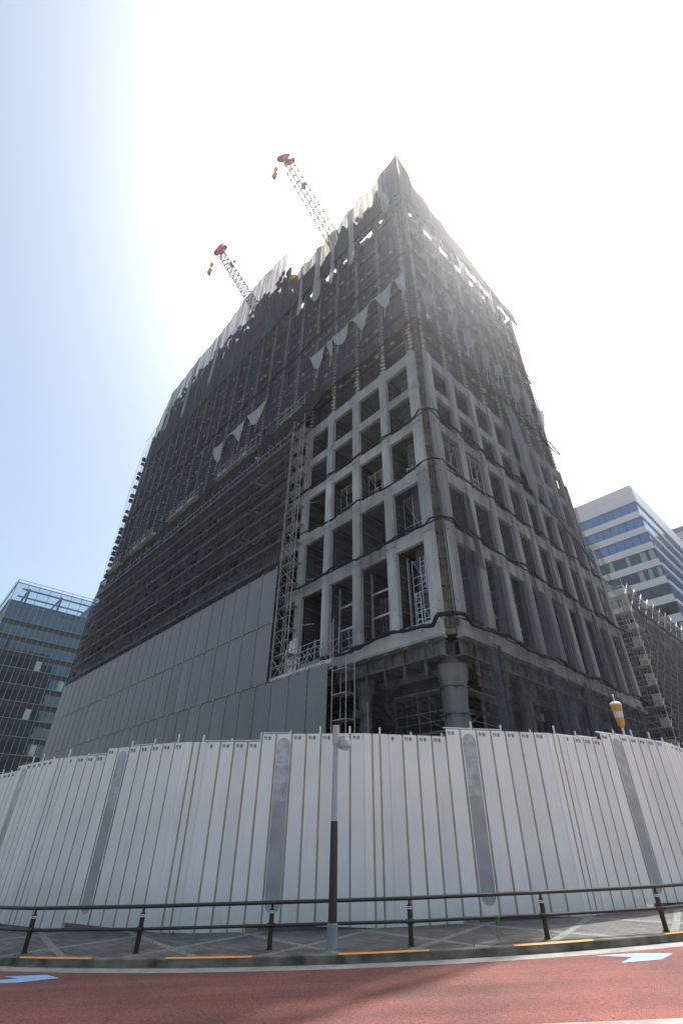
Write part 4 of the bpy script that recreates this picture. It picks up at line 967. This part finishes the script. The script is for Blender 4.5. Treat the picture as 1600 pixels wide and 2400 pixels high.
# ------------------------------------------------------------------ luffing cranes on the roof
def crane(tipl, pl, foot_z, lab, tag, wd=1.5):
    tip = Vector(tipl); p2 = Vector(pl); d = (p2 - tip).normalized(); foot = tip + d * ((tip.z - foot_z) / -d.z); L = (foot - tip).length
    t_ = thing('luffing_crane', lab, 'crane', tuple(foot), BF, 'red and white cranes on the roof')
    h = Vector((d.x, d.y, 0)).normalized(); sd = Vector((-h.y, h.x, 0)); nn = sd.cross(d).normalized()
    if nn.z < 0: nn = -nn
    def P(s, a, b_): # s along from the tip
        k_ = min(1, .25 + s / 4.5, .25 + (L - s) / 4); return tip + d * s + sd * (a * wd / 2 * k_) + nn * (b_ * wd / 2 * k_)
    cw = MB(); cr_ = MB(); lac = MB(); st = 1.3; n = int(L / st)
    for a, b_ in ((1, 1), (-1, 1), (1, -1), (-1, -1)):
        for i in range(n): (cr_ if (i < 2 or (b_ > 0 and a > 0 and i < 8) or (a < 0 and b_ < 0)) else cw).tube(P(i * st, a, b_), P((i + 1) * st, a, b_), .085, 5)
    for i in range(n):
        s = i * st; e = 1 if i % 2 else -1
        for b_ in (1, -1): lac.tube(P(s, -e, b_), P(s + st, e, b_), .05, 4)
        for a in (1, -1): lac.tube(P(s, a, -e), P(s + st, a, e), .05, 4); lac.tube(P(s, a, -1), P(s, a, 1), .03, 4)
    part('chord', cw, M['crane_white'], t_); part('tip_chord', cr_, M['crane_red'], t_); part('lattice', lac, M['crane_white'], t_)
    b = MB()
    def plate(pts, w_): b.prism([tip + d * s + nn * v - sd * w_ / 2 for s, v in pts], sd * w_)
    plate([(1.2, .3), (-.4, 1.1), (-1.3, 1.5), (-1.6, .5), (-1.0, -.9), (-.5, -1.3), (-.2, -.3), (1.0, -.4)], .9)
    plate([(1.8, .3), (.7, 1.5), (.3, 1.3), (.9, .1)], .7)
    b3 = MB(); b3.tube(tip + d * .5 + nn * 1.4 - sd * .25, tip + d * .5 + nn * 1.4 + sd * .25, .38, 12); b2 = MB(); b2.tube(tip - d * .7 - nn * 1.1 - sd * .2, tip - d * .7 - nn * 1.1 + sd * .2, .3, 12)
    hd = part('boom_head', b, M['crane_red'], t_); part('sheave', b2, M['black'], hd); part('sheave', b3, M['black'], hd)
    b = MB(); b.prism([P(9, .6, 1.3), P(9.7, .6, 1.3), P(9.7, .6, 2.0), P(9, .6, 2.0)], sd * .25); part('bracket', b, M['crane_red'], t_)
    b = MB(); b.prism([P(11, -.2, .9), P(12.1, -.2, .9), P(12.1, -.2, .2), P(11, -.2, .2)], sd * .5); part('winch_box', b, M['crane_white'], t_)
    mast = foot + h * 4 + Vector((0, 0, 8))
    b = MB()
    for a in (-.4, .4): b.tube(tip + d * .5 + nn * 1.4 + sd * a, mast + sd * a, .04, 4)
    hk = tip - d * .7 - nn * 1.2
    for a in (-.25, .25): b.tube(hk + sd * a, hk + Vector((0, 0, -4.2)) + sd * a * .4, .04, 4)
    part('cable', b, M['galv_dull'], t_)
    b = MB(); c1_ = hk + Vector((0, 0, -4.4))
    b.box(tuple(c1_ - Vector((.28, .28, .45))), tuple(c1_ + Vector((.28, .28, .35)))); b.tube(c1_ + Vector((0, 0, -.4)), c1_ + Vector((0, 0, -1.6)), .04, 5)
    c2_ = c1_ + Vector((0, 0, -2.3)); b.tube(c2_ + Vector((-.3, 0, 0)), c2_ + Vector((.3, 0, 0)), .55, 10); b.box(tuple(c2_ - Vector((.35, .3, 1.1))), tuple(c2_ + Vector((.3, .3, 0))))
    hb = part('hook_block', b, M['crane_yel'], t_)
    b = MB(); b.path([c2_ + Vector((0, 0, -1.0)), c2_ + Vector((0, 0, -1.4)), c2_ + Vector((.2, 0, -1.65)), c2_ + Vector((.4, 0, -1.4))], .1, 6); part('hook', b, M['black'], hb)
    b = MB(); b.box(tuple(foot - Vector((1.6, 1.6, 1.6))), tuple(foot + Vector((1.6, 3.0, .2)))); b.tube(foot + Vector((0, 0, -6)), foot + Vector((0, 0, -1.5)), .9, 8)
    part('machine_deck', b, M['crane_red'], t_); part('mast', MB().tube(foot + h * 2, mast, .15, 6), M['crane_red'], t_)
crane((-3.6, 21.2, 105), (3.2, 14.7, 76), 63, 'nearer red and white lattice crane boom, rising highest above the roof', 1)
crane((-3.6, 43.8, 105), (.1, 31.3, 76), 66, 'farther red and white lattice crane boom, lower and to the left', 2)
tk = thing('roof_tank', 'small ochre round tank on the roof between the broken walls', 'tank', (1.5, 21.6, 70), BF)
part('shell', MB().lathe((1.5, 21.4, 70.2), [(.7, 0), (.9, .3), (.9, 1.2), (.6, 1.6)], 16), M['crane_yel'], tk); part('stand', MB().box((1.0, 21.1, 58), (1.2, 21.3, 70.2)).box((1.8, 21.5, 58), (2.0, 21.7, 70.2)), M['steel_dark'], tk)
# ------------------------------------------------------------------ scaffolded lower building to the right
X0, X1, HT = 30.6, 92, 23.6
sb = thing('scaffolded_building', 'lower brown building to the right, wrapped in scaffold', 'building', (X0 + 1.2, 1.4, 0), BF)
part('wall', MB().box((X0 + 1.3, 1.5, 0), (X1, 25, HT - 2.4)), M['core'], sb)
b = MB()
for z in [1.8 * i + 3 for i in range(11)]: b.box((X0 + 1.1, 1.3, z), (X0 + 1.3, 12, z + .25))
part('ledge', b, M['slab'], sb)
s2 = thing('scaffold', 'scaffold of pipes and decks round the lower building on the right', 'scaffold', (X0, 0, 0), BF)
b = MB(); c_ = MB(); d_ = MB(); r2 = random.Random(77)
for i in range(33):
    x = X0 + i * 1.83
    for y in (0.05, 1.0): b.tube((x, y, 0), (x, y, HT + (.9 if y < .5 else .6)), .035, 4)
for j in range(8):
    y = 1.0 + j * 1.8
    b.tube((X0, y, 0), (X0, y, HT + .6), .035, 4); b.tube((X0 + .9, y, 0), (X0 + .9, y, HT), .035, 4)
for k_ in range(13):
    z = 1.7 + k_ * 1.75
    c_.box((X0, .15, z), (X1 - 4, .9, z + .06)); c_.box((X0 + .1, 1.0, z), (X0 + .85, 14, z + .06))
    for zz in (z, z + .5, z + .95): b.tube((X0, .05, zz), (X1 - 4, .05, zz), .028, 4); b.tube((X0, .05, zz), (X0, 14, zz), .028, 4)
    for i in range(32): d_.tube((X0 + i * 1.83, .05, z), (X0 + (i + 1) * 1.83, .05, z + 1.7), .022, 3)
    for j in range(7): d_.tube((X0, 1 + j * 1.8, z + (1.7 if j % 2 else 0)), (X0, 2.8 + j * 1.8, z + (0 if j % 2 else 1.7)), .022, 3)
    if r2.random() < .6: c_.box((X0 + .2, .2, z + .06), (X0 + .7, .8, z + r2.uniform(.4, 1.1)))
part('standard', b, M['galv'], s2, kind='stuff'); part('deck', c_, M['deck'], s2); part('cross_brace', d_, M['galv'], s2)
o = net('R', X0 + .4, X1 - 4, 1.5, HT - .6, .05, M['net_far'], 'large dark mesh sheet over the scaffold of the lower building on the right', name='scaffold_mesh', amp=.03, ds=.9, cat='scaffold mesh', topf=lambda s: HT + .5 - .9 * abs(math.sin((s - X0) * .30)) ** 3, seed=60)
for x in [X0 + .4 + 5.5 * i for i in range(11)]: part('mesh_seam', MB().box((x - .03, -.10, 1.5), (x + .03, -.085, HT - .8)), M['rope'], o)
for z in (9.5, HT - 2.2): part('mesh_seam', MB().tube((X0 + .4, -.1, z), (X1 - 4, -.1, z - .2), .06, 5), M['rope'], o)
# ------------------------------------------------------------------ glass tower, left
LFm = Frame((-90.35, 123.4, 0), R(90 - 49.3))           # x along the visible face
gt = thing('glass_tower', 'dark teal glass office tower on the left with a transparent roof terrace', 'building', (0, 0, 0), LFm)
GW, GD, TOP = 32.0, 40.0, 61.9; RF = 56.1
lv = [RF - 5.1 - 4.0 * i for i in range(13)]
part('body', MB().box((.15, .15, 0), (GW, GD, RF - 5.2)), M['mull'], gt)
edges = [RF] + lv
for i, (zt, zb) in enumerate(zip(edges, edges[1:])):
    b = MB(); b.box((0, 0, zb), (GW, .14, zt - (1.25 if i else .6)))
    part('window_band', b, M['glassL'], gt)
    b = MB(); b.box((.02, .05, zt - (1.25 if i else .6)), (GW, .14, zt)); part('spandrel_glass', b, M['mull'] if i else M['glassL'], gt)
    b = MB(); b.box((-.05, -.28, zt - .05), (GW, .0, zt + .06)); part('sill_fin', b, M['mull_pale'], gt)
    b = MB(); b.box((0, -.03, zt - 1.3), (GW, .0, zt - 1.22)); part('transom', b, M['mull'], gt)
b = MB()
for i in range(23): x = i * 1.44; b.box((x - .045, -.14, 0), (x + .045, .0, RF))
part('mullion', b, M['mull_pale'], gt, kind='stuff')
b = MB(); b.box((-.14, .0, 0), (0, GD, RF))
part('side_glass', b, M['glassF'], gt)
b = MB()
for i in range(14): z = RF - i * 4.0; b.box((-.35, 0, z - .1), (-.14, GD, z + .1))
for i in range(28): y = i * 1.44; b.box((-.25, y - .04, 0), (-.14, y + .04, RF))
part('side_fin', b, M['mull_pale'], gt)
b = MB(); b.box((0, 0, RF), (GW, .06, TOP - .5)); b.box((0, 0, RF), (.06, GD, TOP - .5)); part('terrace_glass', b, M['clear'], gt)
b = MB()
b.box((0, 0, TOP - .55), (GW, .3, TOP - .4)); b.box((0, 0, TOP - .4), (.3, GD, TOP - .25)); b.box((-.2, -1.0, TOP - .1), (GW, -.9, TOP)); b.box((-.2, -.1, TOP - .1), (-.1, GD, TOP))
for i in range(12): x = i * 2.88; b.box((x - .05, -.95, TOP - .1), (x + .05, .2, TOP - .05)); b.box((x - .05, .0, RF), (x + .05, .12, TOP - .4))
for i in range(3): x = 3.5 + 8.6 * i; b.box((x, 2.5, RF), (x + .5, 3, TOP - .6)); b.box((x, 2.5, TOP - 1.1), (x + .4, 14, TOP - .6))
b.box((2, 2.6, TOP - 1.2), (24, 3, TOP - .8)); b.box((2, 9, TOP - 1.2), (24, 9.4, TOP - .8))
part('terrace_frame', b, M['mull'], gt)
part('roof_pavilion', MB().box((21, 3, RF), (GW, 30, TOP - .9)).box((1.5, 14, RF), (12, 30, TOP - 1)), M['far_wall'], gt)
for (col, fl) in ((8.0, 3), (14.0, 5), (9.0, 6), (14.0, 7), (5.0, 8), (11.8, 8), (7.0, 9), (12.8, 4)):
    x = col * 1.44; zb = edges[fl]; part('blind', MB().box((x + .05, -.02, zb - 3.9), (x + 1.38, -.005, zb - 1.4)), M['blind'], gt)
# ------------------------------------------------------------------ banded office block, right
RFm = Frame((65.0, 86.3, 0), R(42.5))        # -y face looks at the camera side; corner nearest at 0,0; facade runs along +y (left) and +x
HB = 69.9
ob = thing('banded_office_block', 'pale office block with long blue window strips, right of the netted building', 'building', (0, 0, 0), RFm)
FW = 40
part('wall_core', MB().box((.3, .3, 0), (60, FW, HB - .4)), M['mull'], ob)
def hz(f): return 1.87 + 68.0 * f
tops = [1.0 + .0, ] ; strips = [(.935 - .0585 * i, .899 - .0583 * i) for i in range(14)]
prev = HB; 
for i, (t, b0) in enumerate(strips):
    zt, zb = hz(t), hz(b0)
    if zb < 2: break
    c_ = MB()
    ytot = FW; yy = 0
    for q in range(5):
        c_.box((0, q * 8.2 + .015, zt), (.32, min(FW, (q + 1) * 8.2) - .015, prev))
    part('cladding_band', c_, M['cladding'], ob)
    b = MB(); b.box((.16, .1, zb), (.3, FW, zt)); wb = part('window_band', b, M['glassR'] if i < 3 else M['glassR2'], ob)
    m_ = MB()
    for q in range(24): y = .1 + q * 1.67; m_.box((.10, y - .04, zb), (.2, y + .04, zt))
    m_.box((.08, .0, zt - .10), (.3, FW, zt)); m_.box((.10, 0, zb), (.3, FW, zb + .06)); part('mullion', m_, M['mull'], wb)
    if i > 2:
        m_ = MB(); r2 = random.Random(i)
        for q in range(23):
            if r2.random() < .4: y = .1 + q * 1.67; m_.box((.150, y + .1, zb + .1), (.158, y + r2.uniform(.7, 1.5), zt - .15))
        part('blind', m_, M['blind'], wb)
    # fins on the side face
    c_ = MB(); c_.box((.32, -.30, zt + .1), (60, .3, prev if i == 0 else zt + .55)); part('fin', c_, M['fin'], ob)
    c_ = MB(); c_.box((.32, -.0, zb), (60, .28, zt + .1)); part('side_window', c_, M['glassS'], ob)
    if i: c_ = MB(); c_.box((.32, .0, zt + .55), (60, .2, prev)); part('side_panel', c_, M['glassS'], ob)
    prev = zb
for q in range(2):
    c_ = MB(); c_.box((-.012, 0, HB - 2.2 - q * .0), (.0, FW, HB - 2.17)) if q == 0 else c_.box((-.012, 8.19, hz(.94)), (.0, 8.22, HB)); part('joint', c_, M['channel'], ob)
# ------------------------------------------------------------------ far blue tower
TFm = Frame((150, 182, 0), R(45))
ft2 = thing('far_tower', 'hazy blue tower block far behind at the right edge', 'building', (0, 0, 0), TFm)
HF = 121
part('wall', MB().box((0, -60, 0), (40, 60, HF)), M['far_wall'], ft2)
b = MB()
for i in range(14):
    z = HF - 9 - i * 4.4
    for q in range(40): b.box((-.15, -59 + q * 3, z - 2.2), (.05, -57 + q * 3 + .4, z))
part('window', b, M['glassF'], ft2, kind='stuff')
b = MB()
for i in range(5): b.box((-.3, -58, HF - 6.4 + i * .8), (-.1, 58, HF - 6.0 + i * .8))
part('louvre', b, M['fin'], ft2)

# ------------------------------------------------------------------ added haze for the lens glow round the sun
hz_ = MB(); hz_.box((-260, -40, -4), (330, 330, 140))  # volume added to imitate lens veil near the sun
hm = bpy.data.materials.new('glare_haze_air'); hm.use_nodes = True; n_ = hm.node_tree.nodes; n_.clear()
ho = n_.new('ShaderNodeOutputMaterial'); hv = n_.new('ShaderNodeVolumePrincipled')
hv.inputs['Color'].default_value = (.95, .97, 1, 1); hv.inputs['Density'].default_value = .00036; hv.inputs['Anisotropy'].default_value = .84
hm.node_tree.links.new(hv.outputs[0], ho.inputs['Volume'])
solo('glare_haze', hz_, hm, 'added thin air volume imitating the lens glow round the sun', None, None, 'stuff', origin=(0, 0, -4))
